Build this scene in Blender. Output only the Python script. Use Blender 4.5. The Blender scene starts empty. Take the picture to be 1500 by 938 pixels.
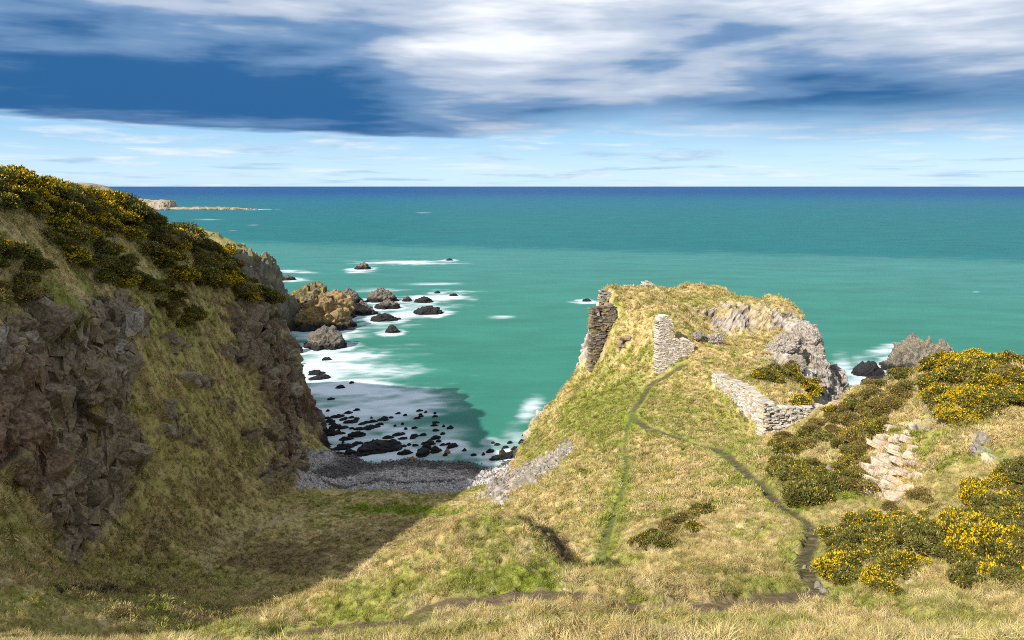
import bpy, math, random
import numpy as np
from mathutils import Vector, Matrix

rng = np.random.default_rng(7)
random.seed(7)
scene = bpy.context.scene
col = scene.collection

# ------------------------------------------------------------------ camera
F = 1071.0                      # focal length in pixels of the 1500 px wide photograph
CX, CY = 750.0, 469.0
HCAM = 38.0                     # eye height above the sea
PITCH = math.atan((CY - 273.0) / F)
cam_d = bpy.data.cameras.new('camera')
cam = bpy.data.objects.new('camera', cam_d)
col.objects.link(cam)
cam.location = (0, 0, HCAM)
cam.rotation_euler = (math.pi / 2 - PITCH, 0, 0)
cam_d.sensor_width = 36.0
cam_d.lens = F / 1500.0 * 36.0
cam_d.clip_start = 0.1
cam_d.clip_end = 120000.0
scene.camera = cam

# ------------------------------------------------------------------ node helper
class NT:
    def __init__(self, tree):
        self.t = tree
        self.n = tree.nodes
    def new(self, kind, **kw):
        n = self.n.new(kind)
        for k, v in kw.items():
            setattr(n, k, v)
        return n
    def put(self, sock, v):
        if isinstance(v, bpy.types.NodeSocket):
            self.t.links.new(v, sock)
        elif v is not None:
            if isinstance(v, (tuple, list)) and len(v) == 3 and sock.type == 'RGBA':
                v = tuple(v) + (1.0,)
            sock.default_value = v
    def math(self, op, a, b=None, c=None, clamp=False):
        n = self.new('ShaderNodeMath', operation=op, use_clamp=clamp)
        self.put(n.inputs[0], a)
        if b is not None: self.put(n.inputs[1], b)
        if c is not None: self.put(n.inputs[2], c)
        return n.outputs[0]
    def mix(self, f, a, b, mode='MIX'):
        n = self.new('ShaderNodeMix', data_type='RGBA', blend_type=mode)
        n.clamp_factor = True
        self.put(n.inputs[0], f); self.put(n.inputs[6], a); self.put(n.inputs[7], b)
        return n.outputs[2]
    def ss(self, x, lo, hi):
        n = self.new('ShaderNodeMapRange', interpolation_type='SMOOTHSTEP')
        self.put(n.inputs[0], x); self.put(n.inputs[1], lo); self.put(n.inputs[2], hi)
        n.inputs[3].default_value = 0.0; n.inputs[4].default_value = 1.0
        return n.outputs[0]
    def noise(self, vec, scale, detail=4, rough=0.55, dist=0.0):
        n = self.new('ShaderNodeTexNoise')
        if vec is not None: self.put(n.inputs['Vector'], vec)
        n.inputs['Scale'].default_value = scale
        n.inputs['Detail'].default_value = detail
        n.inputs['Roughness'].default_value = rough
        n.inputs['Distortion'].default_value = dist
        return n.outputs[0]
    def comb(self, x, y, z):
        n = self.new('ShaderNodeCombineXYZ')
        self.put(n.inputs[0], x); self.put(n.inputs[1], y); self.put(n.inputs[2], z)
        return n.outputs[0]
    def attr(self, name, kind='GEOMETRY'):
        n = self.new('ShaderNodeAttribute', attribute_type=kind, attribute_name=name)
        return n

# ------------------------------------------------------------------ light
TRAVEL = Vector((0.98, 1.08, -1.0)).normalized()          # the way the sunlight travels
SUN_EL = math.asin(-TRAVEL.z)
SUN_AZ = math.atan2(-TRAVEL.x, -TRAVEL.y)
world = bpy.data.worlds.new('World')
scene.world = world
world.use_nodes = True
W = NT(world.node_tree)
for n in list(W.n): W.n.remove(n)
SKY_STRENGTH = 0.12
def build_sky():
    tc = W.new('ShaderNodeTexCoord')
    sep = W.new('ShaderNodeSeparateXYZ')
    W.t.links.new(tc.outputs['Generated'], sep.inputs[0])
    x, y, z = sep.outputs
    sky = W.new('ShaderNodeTexSky', sky_type='NISHITA')
    sky.sun_disc = False
    sky.sun_elevation = SUN_EL
    sky.sun_rotation = SUN_AZ % (2 * math.pi)
    sky.altitude = 40; sky.air_density = 1.0; sky.dust_density = 0.6; sky.ozone_density = 2.0
    k = 1.0 / SKY_STRENGTH
    def c(r, g, b): return (r * k, g * k, b * k)
    az = W.math('ARCTAN2', x, y)                # 0 straight ahead, + to the right
    el = W.math('ARCSINE', z)
    zz = W.math('ADD', W.math('MAXIMUM', z, 0.0), 0.045)
    px = W.math('DIVIDE', x, zz); py = W.math('DIVIDE', y, zz)
    # wind drawn streaks on the cloud deck
    v1 = W.comb(W.math('MULTIPLY', px, 0.22), W.math('MULTIPLY', py, 0.55), 3.7)
    n1 = W.noise(v1, 1.0, 5, 0.52, 0.25)
    v2 = W.comb(W.math('MULTIPLY', az, 7.0), W.math('MULTIPLY', W.math('LOGARITHM', W.math('ADD', W.math('MAXIMUM', el, 0.0), 0.02), 2.718), 5.5), 9.1)
    n2 = W.noise(v2, 1.0, 6, 0.58, 0.3)
    v3 = W.comb(W.math('MULTIPLY', az, 3.2), W.math('MULTIPLY', el, 17.0), 1.3)
    n3 = W.noise(v3, 1.0, 4, 0.5, 0.3)
    v4 = W.comb(W.math('MULTIPLY', az, 9.0), W.math('MULTIPLY', el, 60.0), 5.3)
    n4 = W.noise(v4, 1.0, 4, 0.55, 0.2)
    eln = W.math('ADD', el, W.math('MULTIPLY', W.math('SUBTRACT', n3, 0.5), 0.03))
    # base: clear pale sky, milky towards the horizon
    milky = W.mix(W.ss(el, 0.0, 0.09), c(.30, .425, .52), c(.135, .28, .44))
    base = W.mix(W.ss(el, 0.05, 0.30), W.mix(0.9, sky.outputs[0], milky), sky.outputs[0])
    # thin low cloud near the horizon
    low = W.math('MULTIPLY', W.ss(n2, 0.46, 0.66), W.math('SUBTRACT', 1.0, W.ss(el, 0.06, 0.11)))
    base = W.mix(W.math('MULTIPLY', low, 0.85), base, W.mix(W.ss(n4, .35, .65), c(.20, .31, .43), c(.44, .48, .52)))
    # the big cloud deck: its lower edge climbs a little to the left
    edge = W.math('ADD', 0.062, W.math('MULTIPLY', W.ss(az, -0.12, -0.60), 0.014))
    edge = W.math('ADD', edge, W.math('MULTIPLY', W.ss(az, -0.02, 0.35), -0.016))
    eln2 = W.math('ADD', el, W.math('MULTIPLY', W.math('SUBTRACT', n4, 0.5), 0.022))
    eln2 = W.math('ADD', eln2, W.math('MULTIPLY', W.math('SUBTRACT', n1, 0.5), 0.05))
    deck = W.ss(W.math('SUBTRACT', eln2, edge), 0.0, W.math('ADD', 0.012, W.math('MULTIPLY', W.ss(az, -.1, .2), 0.05)))
    # deck brightness: dark blue base, white and lavender tops
    t = W.math('ADD', W.math('MULTIPLY', W.math('SUBTRACT', n1, 0.5), 1.7), W.math('MULTIPLY', W.math('SUBTRACT', n3, 0.5), 1.9))
    t = W.math('ADD', t, W.math('MULTIPLY', W.math('SUBTRACT', n4, 0.5), 0.6))
    t = W.math('ADD', t, W.math('MULTIPLY', W.ss(el, 0.085, 0.19), 0.45))
    left = W.math('SUBTRACT', 1.0, W.ss(az, -0.22, 0.02))
    darkband = W.math('MULTIPLY', left, W.math('SUBTRACT', 1.0, W.ss(eln, 0.115, 0.185)))
    t = W.math('SUBTRACT', t, W.math('MULTIPLY', darkband, 0.5))
    wx = W.math('MULTIPLY', W.math('ADD', az, 0.055), 6.5)
    wy = W.math('MULTIPLY', W.math('SUBTRACT', el, 0.165), 17.0)
    wd = W.math('ADD', W.math('MULTIPLY', wx, wx), W.math('MULTIPLY', wy, wy))
    t = W.math('ADD', t, W.math('MULTIPLY', W.math('SUBTRACT', 1.0, W.ss(wd, 0.0, 1.0)), 0.38))
    t = W.math('ADD', t, 0.16)
    c1 = W.mix(W.ss(t, -0.25, 0.25), c(.010, .062, .165), c(.085, .155, .27))
    c2 = W.mix(W.ss(t, 0.2, 0.55), c1, c(.25, .295, .37))
    c3 = W.mix(W.ss(t, 0.5, 1.0), c2, c(.50, .515, .54))
    colr = W.mix(W.math('MULTIPLY', deck, 0.97), base, c3)
    bg = W.new('ShaderNodeBackground')
    W.put(bg.inputs[0], colr); bg.inputs[1].default_value = SKY_STRENGTH
    out = W.new('ShaderNodeOutputWorld')
    W.t.links.new(bg.outputs[0], out.inputs[0])
build_sky()

sun_d = bpy.data.lights.new('sun', 'SUN')
sun_d.energy = 3.9
sun_d.angle = math.radians(0.53)
sun_d.color = (1.0, 0.94, 0.84)
sun = bpy.data.objects.new('sun', sun_d)
col.objects.link(sun)
sun.location = (-60, -60, 90)
sun.rotation_euler = TRAVEL.to_track_quat('-Z', 'Y').to_euler()

scene.view_settings.view_transform = 'Standard'
scene.view_settings.look = 'None'
scene.view_settings.exposure = 1.0
scene.view_settings.gamma = 1.0
scene.view_settings.use_curve_mapping = False
scene.cycles.max_bounces = 4
scene.cycles.diffuse_bounces = 2
scene.cycles.glossy_bounces = 1
scene.cycles.transmission_bounces = 2
scene.cycles.transparent_max_bounces = 4
scene.cycles.use_denoising = False
scene.cycles.denoising_prefilter = 'ACCURATE'
scene.cycles.filter_width = 1.0

# ------------------------------------------------------------------ noise in numpy
def _hash(ix, iy, iz, seed):
    h = (ix.astype(np.int64) * 374761393 + iy.astype(np.int64) * 668265263 + iz.astype(np.int64) * 2147483647 + seed * 1274126177) & 0xFFFFFFFF
    h = ((h ^ (h >> 13)) * 1274126177) & 0xFFFFFFFF
    h = ((h ^ (h >> 16)) * 2246822519) & 0xFFFFFFFF
    return (h ^ (h >> 15)) & 0xFFFFFFFF
def _h01(ix, iy, iz, seed):
    return _hash(ix, iy, iz, seed) / 4294967296.0
def vnoise2(x, y, seed=0):
    ix = np.floor(x); iy = np.floor(y)
    fx = x - ix; fy = y - iy
    ix = ix.astype(np.int64); iy = iy.astype(np.int64)
    z = np.zeros_like(ix)
    ux = fx * fx * fx * (fx * (fx * 6 - 15) + 10); uy = fy * fy * fy * (fy * (fy * 6 - 15) + 10)
    def g(dx, dy):
        a = _h01(ix + dx, iy + dy, z, seed) * 2 * np.pi
        return np.cos(a) * (fx - dx) + np.sin(a) * (fy - dy)
    n0 = g(0, 0) * (1 - ux) + g(1, 0) * ux
    n1 = g(0, 1) * (1 - ux) + g(1, 1) * ux
    return (n0 * (1 - uy) + n1 * uy) * 1.4
def fbm2(x, y, seed=0, octv=4, gain=0.5):
    s = 0; a = 1.0; f = 1.0
    for o in range(octv):
        s = s + a * vnoise2(x * f + 17.3 * o, y * f - 9.1 * o, seed + o)
        a *= gain; f *= 2.03
    return s
def vnoise3(p, seed=0):
    i = np.floor(p); f = p - i; i = i.astype(np.int64)
    u = f * f * (3 - 2 * f)
    r = 0
    for dx in (0, 1):
        for dy in (0, 1):
            for dz in (0, 1):
                w = (u[:, 0] if dx else 1 - u[:, 0]) * (u[:, 1] if dy else 1 - u[:, 1]) * (u[:, 2] if dz else 1 - u[:, 2])
                r = r + w * (_h01(i[:, 0] + dx, i[:, 1] + dy, i[:, 2] + dz, seed) * 2 - 1)
    return r
def fbm3(p, seed=0, octv=4, gain=0.5):
    s = 0; a = 1.0; f = 1.0
    for o in range(octv):
        s = s + a * vnoise3(p * f + 13.7 * o, seed + o); a *= gain; f *= 2.03
    return s
def facets(P, scale, seed, rot=None):
    """broken rock: every Worley cell is a tilted plane. returns height in -1..1 and crack distance"""
    q = P if rot is None else P @ rot.T
    q = q / np.asarray(scale)
    i = np.floor(q).astype(np.int64)
    n = len(q)
    d1 = np.full(n, 9.0); d2 = np.full(n, 9.0)
    h = np.zeros(n)
    for dx in (-1, 0, 1):
        for dy in (-1, 0, 1):
            for dz in (-1, 0, 1):
                cx, cy, cz = i[:, 0] + dx, i[:, 1] + dy, i[:, 2] + dz
                hh = _hash(cx, cy, cz, seed)
                a = (hh & 1023) / 1023.0; b = ((hh >> 10) & 1023) / 1023.0; c_ = ((hh >> 20) & 1023) / 1023.0
                ox = q[:, 0] - cx - .1 - .8 * a; oy = q[:, 1] - cy - .1 - .8 * b; oz = q[:, 2] - cz - .1 - .8 * c_
                d = ox * ox + oy * oy + oz * oz
                g = _hash(cx, cy, cz, seed + 77)
                ga = (g & 1023) / 1023.0 * 2 - 1; gb = ((g >> 10) & 1023) / 1023.0 * 2 - 1; gc = ((g >> 20) & 1023) / 1023.0 * 2 - 1
                val = (a + b - 1.0) * 0.8 + 0.9 * (ox * ga + oy * gb + oz * gc)
                near = d < d1
                d2 = np.where(near, d1, np.minimum(d2, d))
                h = np.where(near, val, h)
                d1 = np.where(near, d, d1)
    return h, np.sqrt(d2) - np.sqrt(d1)
def rotm(ax, deg):
    return np.array(Matrix.Rotation(math.radians(deg), 3, ax))
def sstep(x, a, b):
    t = np.clip((x - a) / (b - a), 0, 1)
    return t * t * (3 - 2 * t)

# ------------------------------------------------------------------ photo pixel <-> place
CP, SP = math.cos(PITCH), math.sin(PITCH)
def ray(px, py):
    u = (px - CX) / F; v = (CY - py) / F
    return np.array([u, CP + v * SP, -SP + v * CP])
def at(px, py, Y):
    d = ray(px, py); t = Y / d[1]
    return np.array([d[0] * t, Y, HCAM + d[2] * t])
def atz(px, py, z=0.0):
    d = ray(px, py); t = (z - HCAM) / d[2]
    return np.array([d[0] * t, d[1] * t, z])
def project(X, Y, Z):
    dz = Z - HCAM
    d = Y * CP - dz * SP
    up = Y * SP + dz * CP
    d = np.maximum(d, 0.5)
    return CX + F * X / d, CY - F * up / d

# ------------------------------------------------------------------ lie of the land
PIX = [  # pixel x, pixel y, distance forward
 # left hillside: skyline
 (0,284,72),(80,297,80),(170,316,88),(230,335,95),(-90,270,70),
 (-90,258,58),(0,273,62),(80,284,70),(170,304,80),(230,326,88),(290,351,96),(340,388,103),(385,420,108),(410,452,110),
 # left hillside: slope and top of the crags
 (0,330,55),(0,420,50),(0,480,46),(50,470,50),(100,400,60),(120,440,57),(190,432,64),(200,380,74),(260,400,82),(320,430,90),(370,440,102),
 (260,460,77),(215,500,67),(280,560,72),(330,500,85),(300,620,70),(360,560,86),(350,650,77),(400,620,87),
 (400,470,107),(420,520,102),(432,570,98),(438,630,95),(442,680,92),
 # foot of the crags
 (0,700,41),(40,760,43),(95,832,45),(150,795,50),(195,768,55),(210,690,59),(205,580,62),(195,520,64),(150,560,58),(60,560,51),(100,650,52),(150,700,54),
 (280,690,65),(240,740,59),(340,690,70),(385,700,73),(420,715,76),(360,740,67),(250,790,54),
 # bottom left corner
 (0,790,39),(0,860,32),(100,865,35),(200,875,38),(0,938,26),(150,938,25),(260,938,23),
 # spur with the mound
 (330,924,22),(420,887,21.6),(500,862,21.6),(600,817,22.6),(680,769,24),(740,753,25),(800,770,24.5),(820,788,23.9),(829,806,23.4),(842,838,22.6),
 (450,938,17.5),(560,905,17.5),(640,890,17.5),(700,840,20),(780,840,19.5),(830,850,18.8),(600,938,14.3),(700,938,13.5),(800,900,15.5),(850,870,17.5),
 (1000,938,13),(1300,938,13),(1500,938,13),(1600,938,13),(950,890,16.5),(1100,890,18),(1200,870,20),(950,860,18.5),
 # sunny slope on the far side
 (870,840,24),(950,820,23.5),(1050,820,24),(1130,820,25),(910,740,41),(870,770,37),(830,790,33),(780,722,58),(830,700,56),(870,680,60),(730,730,66),
 (1000,740,36),(1100,760,31),(1130,720,38),(1060,665,50),(1000,680,50),(940,620,66),(935,590,74),(975,552,84),(890,640,68),(840,680,66),
 (1190,780,30),(1190,850,22.5),(1130,650,58),(1170,690,42),(1080,640,64),(1020,610,70),(990,580,78),
 (900,562,88),(860,600,84),(820,650,80),(780,690,80),(930,525,90),(830,612,88),(740,715,78),
 (868,536,95),(830,566,97),(790,600,98),(776,630,98),(766,655,97),(750,680,94),
 # castle rock
 (884,423,98),(886,421,100),(892,421,102),(905,420,101),(894,432,97),(910,440,95.5),(1150,440,104),(1168,455,102),(1186,482,99.5),(920,418,104),(945,418,108),(1000,421,112),(1060,428,112),(1140,438,106),(1180,470,100),(1200,510,97),(1218,555,95),
 (1000,433,106),(1000,442,100),(1060,438,106),(1100,443,104),(950,429,103),(1040,448,101),(1130,446,103),(920,434,99),(1030,436,106),(980,446,97),
 (962,464,90),(940,470,93),(1040,453,98),(1075,445,98),(1110,448,98),(1145,457,98),(1040,484,96.6),(1075,489,96.4),(1110,487,96.4),(1140,480,96.6),(1020,490,90),(1080,510,90),(1040,530,84),(1000,505,88),
 (1100,540,81),(1060,548,79),(1150,550,79),(1110,580,72),(1190,585,73),(1130,515,88),(1160,495,93),(1170,530,86),(1195,560,84),(1050,590,73),(1090,622,70),
 (1130,652,63.5),(1165,642,63.5),(1197,622,63.5),(1140,638,66.5),(1100,652,65),
 (1110,642,67),(1160,628,68),(1195,610,69),
 # knoll on the right
 (1200,606,62),(1260,571,56),(1330,541,50),(1400,524,47),(1460,532,45),(1510,532,43),(1600,532,40),
 (1240,640,48),(1300,640,41),(1380,590,43),(1300,725,34.5),(1340,640,38),(1340,720,33),(1240,740,33),(1350,770,28.5),(1450,650,35),(1500,700,30),(1500,850,20.5),(1300,850,21.5),
 (1400,700,32),(1420,780,25),(1240,800,27),
]
WXYZ = [  # X, Y, Z known from what must lie there, save the shadow-casting ridge at left
 (0,-8,37.5),(0,0,36.3),(0,6,33.2),(-8,4,34),(12,5,34.5),(-25,0,32),(25,2,35),(-40,10,31),(-60,5,34),(-30,22,24),(-47,31,40),(-41,35,37.5),(-33,27,27),(-44,23,39.5),(-52,24,41),(-41,17,35.5),(-36,21,31),(-38,9,30),(-60,45,38),(50,10,36),(45,30,30),(70,0,37),(70,30,30),  # unseen ridge points at left raised so their shadow crosses the gully
 (-80,40,38),(-110,20,36),(-110,60,37),(-110,100,35),(-70,70,36.5),(-60,80,36),(-70,95,33),(-62,108,30),(-56,118,14),(-110,125,6),(-60,132,-5),(-110,140,-6),
 (-46,116,10),(-42,124,-4),(-33,116,-2),(-29,108,-2),(-25,103,-1.5),(-30,125,-5),
 # behind the spur the ground falls to the gully floor
 (-10,28,19),(-7,30,18.5),(-3,30.5,19.5),(1,30,20.5),(-13,26,18.5),(-16,32,14.5),(-8,36,13.5),(-2,38,14),(3.5,27,22.6),(2.5,24.8,23.0),(3.1,23.6,23.3),(1.6,27,21.8),(2.2,22.0,25.2),
 (-22,38,13.5),(-15,44,10.5),(-6,46,11),(2,46,14),
 # sea bed
 (-15,103,-1.6),(-5,102,-1.5),(0,103,-2.5),(4,106,-4),(7,109,-4),(9,116,-5),(-15,115,-4),(20,120,-4),(32,120,-4),(42,112,-4),(46,104,-4),(48,96,-4),(46,86,-4),(42,79,-3),
 (-20,130,-6),(0,130,-6),(25,130,-6),(45,130,-6),(70,120,-6),(60,90,-6),(90,90,-6),(120,130,-6),(110,70,-6),
 (36,69,6),(40,64,3),(46,58,5),(52,54,6),(60,60,-5),(48,68,-5),(70,48,4),(90,50,-4),(100,30,10),(32,72,13),(34,76,12),(37,84,11),(120,20,20),
 (10,100,14),(8,103,4),(14,108,17),(12,112,3),(22,117,6),(34,116,4),
]
for px, py, z in [ # shore and valley floor, height known
 (440,665,.1),(520,668,.1),(600,672,.1),(680,677,.1),(742,682,.1),(440,690,1.4),(540,695,1.5),(640,700,1.6),(720,695,1.4),(440,716,2.8),(540,718,2.8),(640,720,2.9),(700,712,2.6),(735,697,2.2),
 (450,732,3.6),(600,750,4.6),(660,760,5.2),(400,800,6.2),(300,830,8.4),(200,848,11),(500,850,7.2),(350,880,10),(250,882,12.5),(600,780,6),(500,780,5.4),(690,735,5.6),(430,850,7.6)]:
    WXYZ.append(tuple(atz(px, py, z)))
A_, B_, C_ = at(1038, 566, 77), at(1113, 640, 67.6), at(1199, 607, 70.6)
At, Bt, Ct = at(1041, 545, 77)[2], at(1108, 590, 67.6)[2], at(1201, 590, 70.6)[2]
for P_, Q_, tp, tq in ((A_, B_, At, Bt), (B_, C_, Bt - .5, Ct)):      # the terrace the retaining walls hold up
    d_ = (Q_ - P_)[:2] / np.linalg.norm((Q_ - P_)[:2]); o_ = np.array([d_[1], -d_[0]])
    for t_ in (.12, .35, .6, .85):
        m_ = P_ + (Q_ - P_) * t_
        WXYZ.append((m_[0] - o_[0] * .95, m_[1] - o_[1] * .95, tp + (tq - tp) * t_ - .12))
        WXYZ.append((m_[0] + o_[0] * .3, m_[1] + o_[1] * .3, m_[2] - .45)); WXYZ.append((m_[0] + o_[0] * 1.6, m_[1] + o_[1] * 1.6, m_[2] - .25))
ctrl = np.array([at(*p) for p in PIX] + [np.array(w, float) for w in WXYZ])
def _fit(c):
    n = len(c)
    r = np.hypot(c[:, None, 0] - c[None, :, 0], c[:, None, 1] - c[None, :, 1])
    A = np.zeros((n + 3, n + 3))
    A[:n, :n] = r - np.eye(n) * 0.03
    Pm = np.c_[np.ones(n), c[:, 0] / 50, c[:, 1] / 50]
    A[:n, n:] = Pm; A[n:, :n] = Pm.T
    return np.linalg.solve(A, np.r_[c[:, 2], 0, 0, 0])
_w = _fit(ctrl)
GS = 0.4
GX = np.arange(-125, 125.01, GS); GY = np.arange(-12, 140.01, GS)
def _evalH(x, y):
    out = np.zeros(len(x))
    for s in range(0, len(x), 40000):
        xs = x[s:s + 40000].astype(np.float32); ys = y[s:s + 40000].astype(np.float32)
        r = np.sqrt((xs[:, None] - ctrl[None, :, 0].astype(np.float32)) ** 2 + (ys[:, None] - ctrl[None, :, 1].astype(np.float32)) ** 2)
        out[s:s + 40000] = r @ _w[:len(ctrl)].astype(np.float32)
    return out + _w[-3] + _w[-2] * x / 50 + _w[-1] * y / 50
_gx, _gy = np.meshgrid(GX, GY)
HG = _evalH(_gx.ravel(), _gy.ravel()).reshape(_gx.shape)
# soften the cone tips of the interpolation a little
for _ in range(1):
    p_ = np.pad(HG, 1, mode='edge')
    HG = (p_[:-2, 1:-1] + p_[2:, 1:-1] + p_[1:-1, :-2] + p_[1:-1, 2:] + 4 * HG) / 8
HGY, HGX = np.gradient(HG, GS)
def _bil(G, x, y):
    fx = np.clip((x - GX[0]) / GS, 0, len(GX) - 1.001); fy = np.clip((y - GY[0]) / GS, 0, len(GY) - 1.001)
    ix = fx.astype(int); iy = fy.astype(int); tx = fx - ix; ty = fy - iy
    return (G[iy, ix] * (1 - tx) + G[iy, ix + 1] * tx) * (1 - ty) + (G[iy + 1, ix] * (1 - tx) + G[iy + 1, ix + 1] * tx) * ty
def ground(x, y):
    return _bil(HG, np.asarray(x, float), np.asarray(y, float))
_ty = np.arange(9, 136, 0.08)
def hit(px, py):
    """where the line of sight through a pixel meets the land"""
    d = ray(px, py); t = _ty / d[1]
    z = HCAM + d[2] * t
    g = ground(d[0] * t, _ty)
    k = np.nonzero(z < g)[0]
    if not len(k): return None
    k = k[0]
    return np.array([d[0] * t[k], _ty[k], g[k]])

# ------------------------------------------------------------------ materials
MATS = {}
def mat(name):
    m = bpy.data.materials.new(name); m.use_nodes = True
    n = NT(m.node_tree)
    for x in list(n.n): n.n.remove(x)
    out = n.new('ShaderNodeOutputMaterial')
    MATS[name] = m
    return m, n, out
def principled(n, out, color, rough=0.9, spec=0.2, normal=None):
    b = n.new('ShaderNodeBsdfPrincipled')
    n.put(b.inputs['Base Color'], color); n.put(b.inputs['Roughness'], rough)
    b.inputs['Specular IOR Level'].default_value = spec
    if normal is not None: n.put(b.inputs['Normal'], normal)
    n.t.links.new(b.outputs[0], out.inputs[0])
    return b
def bump(n, h, strength, dist):
    b = n.new('ShaderNodeBump')
    b.inputs['Strength'].default_value = strength; b.inputs['Distance'].default_value = dist
    n.put(b.inputs['Height'], h)
    return b.outputs[0]
def gpos(n):
    return n.new('ShaderNodeNewGeometry').outputs['Position']

def m_ground():
    m, n, out = mat('ground')
    c = n.attr('col').outputs['Color']; rock = n.attr('rock').outputs['Fac']
    p = gpos(n)
    a = n.noise(p, 2.2, 6, 0.65); b = n.noise(p, 11.0, 4, 0.7)
    f = n.math('ADD', n.math('MULTIPLY', a, 0.9), n.math('MULTIPLY', b, 0.55))
    v = n.math('ADD', f, 0.28)
    cc = n.new('ShaderNodeMix', data_type='RGBA', blend_type='MULTIPLY'); cc.inputs[0].default_value = 1.0
    n.put(cc.inputs[6], c)
    g = n.comb(v, v, v); n.put(cc.inputs[7], g)
    h = n.math('ADD', n.math('MULTIPLY', a, 1.0), n.math('MULTIPLY', b, 0.5))
    principled(n, out, cc.outputs[2], 0.95, 0.1, bump(n, h, 0.9, 0.22))
    return m
def m_rock(name, base, dark, lichen, wet, lich_amt=0.4, wet_z=1.2, strata=(0.35, 0, 1), bd=.25):
    m, n, out = mat(name)
    p = gpos(n)
    sep = n.new('ShaderNodeSeparateXYZ'); n.t.links.new(p, sep.inputs[0])
    a = n.noise(p, 0.9, 6, 0.65); b = n.noise(p, 4.0, 6, 0.7)
    st = n.math('ADD', n.math('MULTIPLY', sep.outputs[0], strata[0]), n.math('MULTIPLY', sep.outputs[2], strata[2]))
    sv = n.comb(n.math('MULTIPLY', st, 5.0), n.math('MULTIPLY', sep.outputs[1], .5), n.math('MULTIPLY', sep.outputs[0], 0.3))
    s = n.noise(sv, 1.0, 4, 0.6)
    c = n.mix(n.ss(b, 0.35, 0.65), dark, base)
    c = n.mix(n.math('MULTIPLY', n.ss(s, 0.5, 0.7), 0.5), c, dark)
    c = n.mix(n.math('MULTIPLY', n.ss(a, 0.52, 0.62), lich_amt), c, lichen)
    wz = n.math('ADD', sep.outputs[2], n.math('MULTIPLY', n.math('SUBTRACT', a, 0.5), 2.0))
    w = n.math('SUBTRACT', 1.0, n.ss(wz, wet_z * 0.6, wet_z * 1.5))
    if wet_z > 0: c = n.mix(w, c, wet)
    h = n.math('ADD', n.math('MULTIPLY', b, 0.7), n.math('MULTIPLY', s, 0.5))
    principled(n, out, c, 0.8, 0.25, bump(n, h, 0.8, bd))
    return m
def m_attr_leaf(name, attr, kind, trans=0.3, var=None):
    m, n, out = mat(name)
    c = n.attr(attr, kind).outputs['Color']
    d = n.new('ShaderNodeBsdfDiffuse'); t = n.new('ShaderNodeBsdfTranslucent')
    n.put(d.inputs[0], c); n.put(t.inputs[0], c)
    mx = n.new('ShaderNodeMixShader'); mx.inputs[0].default_value = trans
    n.t.links.new(d.outputs[0], mx.inputs[1]); n.t.links.new(t.outputs[0], mx.inputs[2])
    n.t.links.new(mx.outputs[0], out.inputs[0])
    return m
m_ground()
m_rock('sea_rock_grey', (.17, .15, .125), (.06, .053, .047), (.30, .22, .09), (.016, .015, .014), .35, 1.3)
m_rock('sea_rock_ochre', (.30, .20, .09), (.13, .095, .06), (.42, .25, .05), (.025, .022, .02), .8, 2.2)
m_rock('sea_rock_moss', (.17, .14, .08), (.07, .06, .04), (.26, .22, .03), (.022, .02, .018), .9, 2.4)
m_rock('sea_rock_black', (.028, .026, .025), (.012, .012, .012), (.04, .036, .02), (.010, .010, .011), .3, .6)
m_rock('sea_rock_pale', (.25, .215, .165), (.09, .078, .066), (.26, .21, .08), (.025, .022, .02), .4, 1.5, (1.2, 0, .5))
m_rock('sea_rock_orange', (.35, .19, .06), (.2, .11, .04), (.4, .28, .06), (.3, .16, .05), .6, .01)
m_rock('outcrop_rock', (.62, .51, .38), (.40, .32, .24), (.48, .31, .15), (.3, .2, .1), .35, -50, (0.3, 0, 1))
m_rock('crag_rock', (.44, .385, .33), (.14, .12, .105), (.38, .25, .13), (.1, .1, .1), .30, -50, (1.2, 0, .4))
m_rock('loose_stone', (.30, .265, .22), (.17, .15, .125), (.40, .33, .18), (.2, .2, .2), .25, -50)
m_rock('earth', (.10, .07, .045), (.045, .032, .022), (.14, .11, .04), (.05, .03, .02), .3, -50)
m_rock('far_rock', (.26, .23, .21), (.15, .13, .12), (.22, .20, .09), (.08, .07, .06), .5, 3.0)
m_attr_leaf('grass_blade', 'tcol', 'INSTANCER', 0.3)
m_attr_leaf('leaf', 'lcol', 'GEOMETRY', 0.2)

# ------------------------------------------------------------------ mesh helper
def mesh_np(name, V, Fq, smooth=True, quads=True):
    me = bpy.data.meshes.new(name)
    k = 4 if quads else 3
    Fq = np.ascontiguousarray(Fq, dtype=np.int32)
    me.vertices.add(len(V)); me.vertices.foreach_set('co', np.ascontiguousarray(V, dtype=np.float32).ravel())
    me.loops.add(Fq.size); me.loops.foreach_set('vertex_index', Fq.ravel())
    me.polygons.add(len(Fq)); me.polygons.foreach_set('loop_start', np.arange(0, Fq.size, k, dtype=np.int32))
    sm = np.full(len(Fq), smooth) if isinstance(smooth, bool) else smooth
    me.polygons.foreach_set('use_smooth', sm)
    me.update(calc_edges=True)
    return me
def set_col(me, name, C):
    a = me.attributes.new(name, 'FLOAT_COLOR', 'POINT')
    a.data.foreach_set('color', np.c_[C, np.ones(len(C))].astype(np.float32).ravel())
def set_f(me, name, v):
    a = me.attributes.new(name, 'FLOAT', 'POINT'); a.data.foreach_set('value', np.asarray(v, np.float32))
def link(name, me, m=None, parent=None, **props):
    o = bpy.data.objects.new(name, me); col.objects.link(o)
    if m is not None and me is not None: me.materials.append(MATS[m])
    if parent is not None: o.parent = parent
    for k, v in props.items(): o[k] = v
    return o
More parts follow.
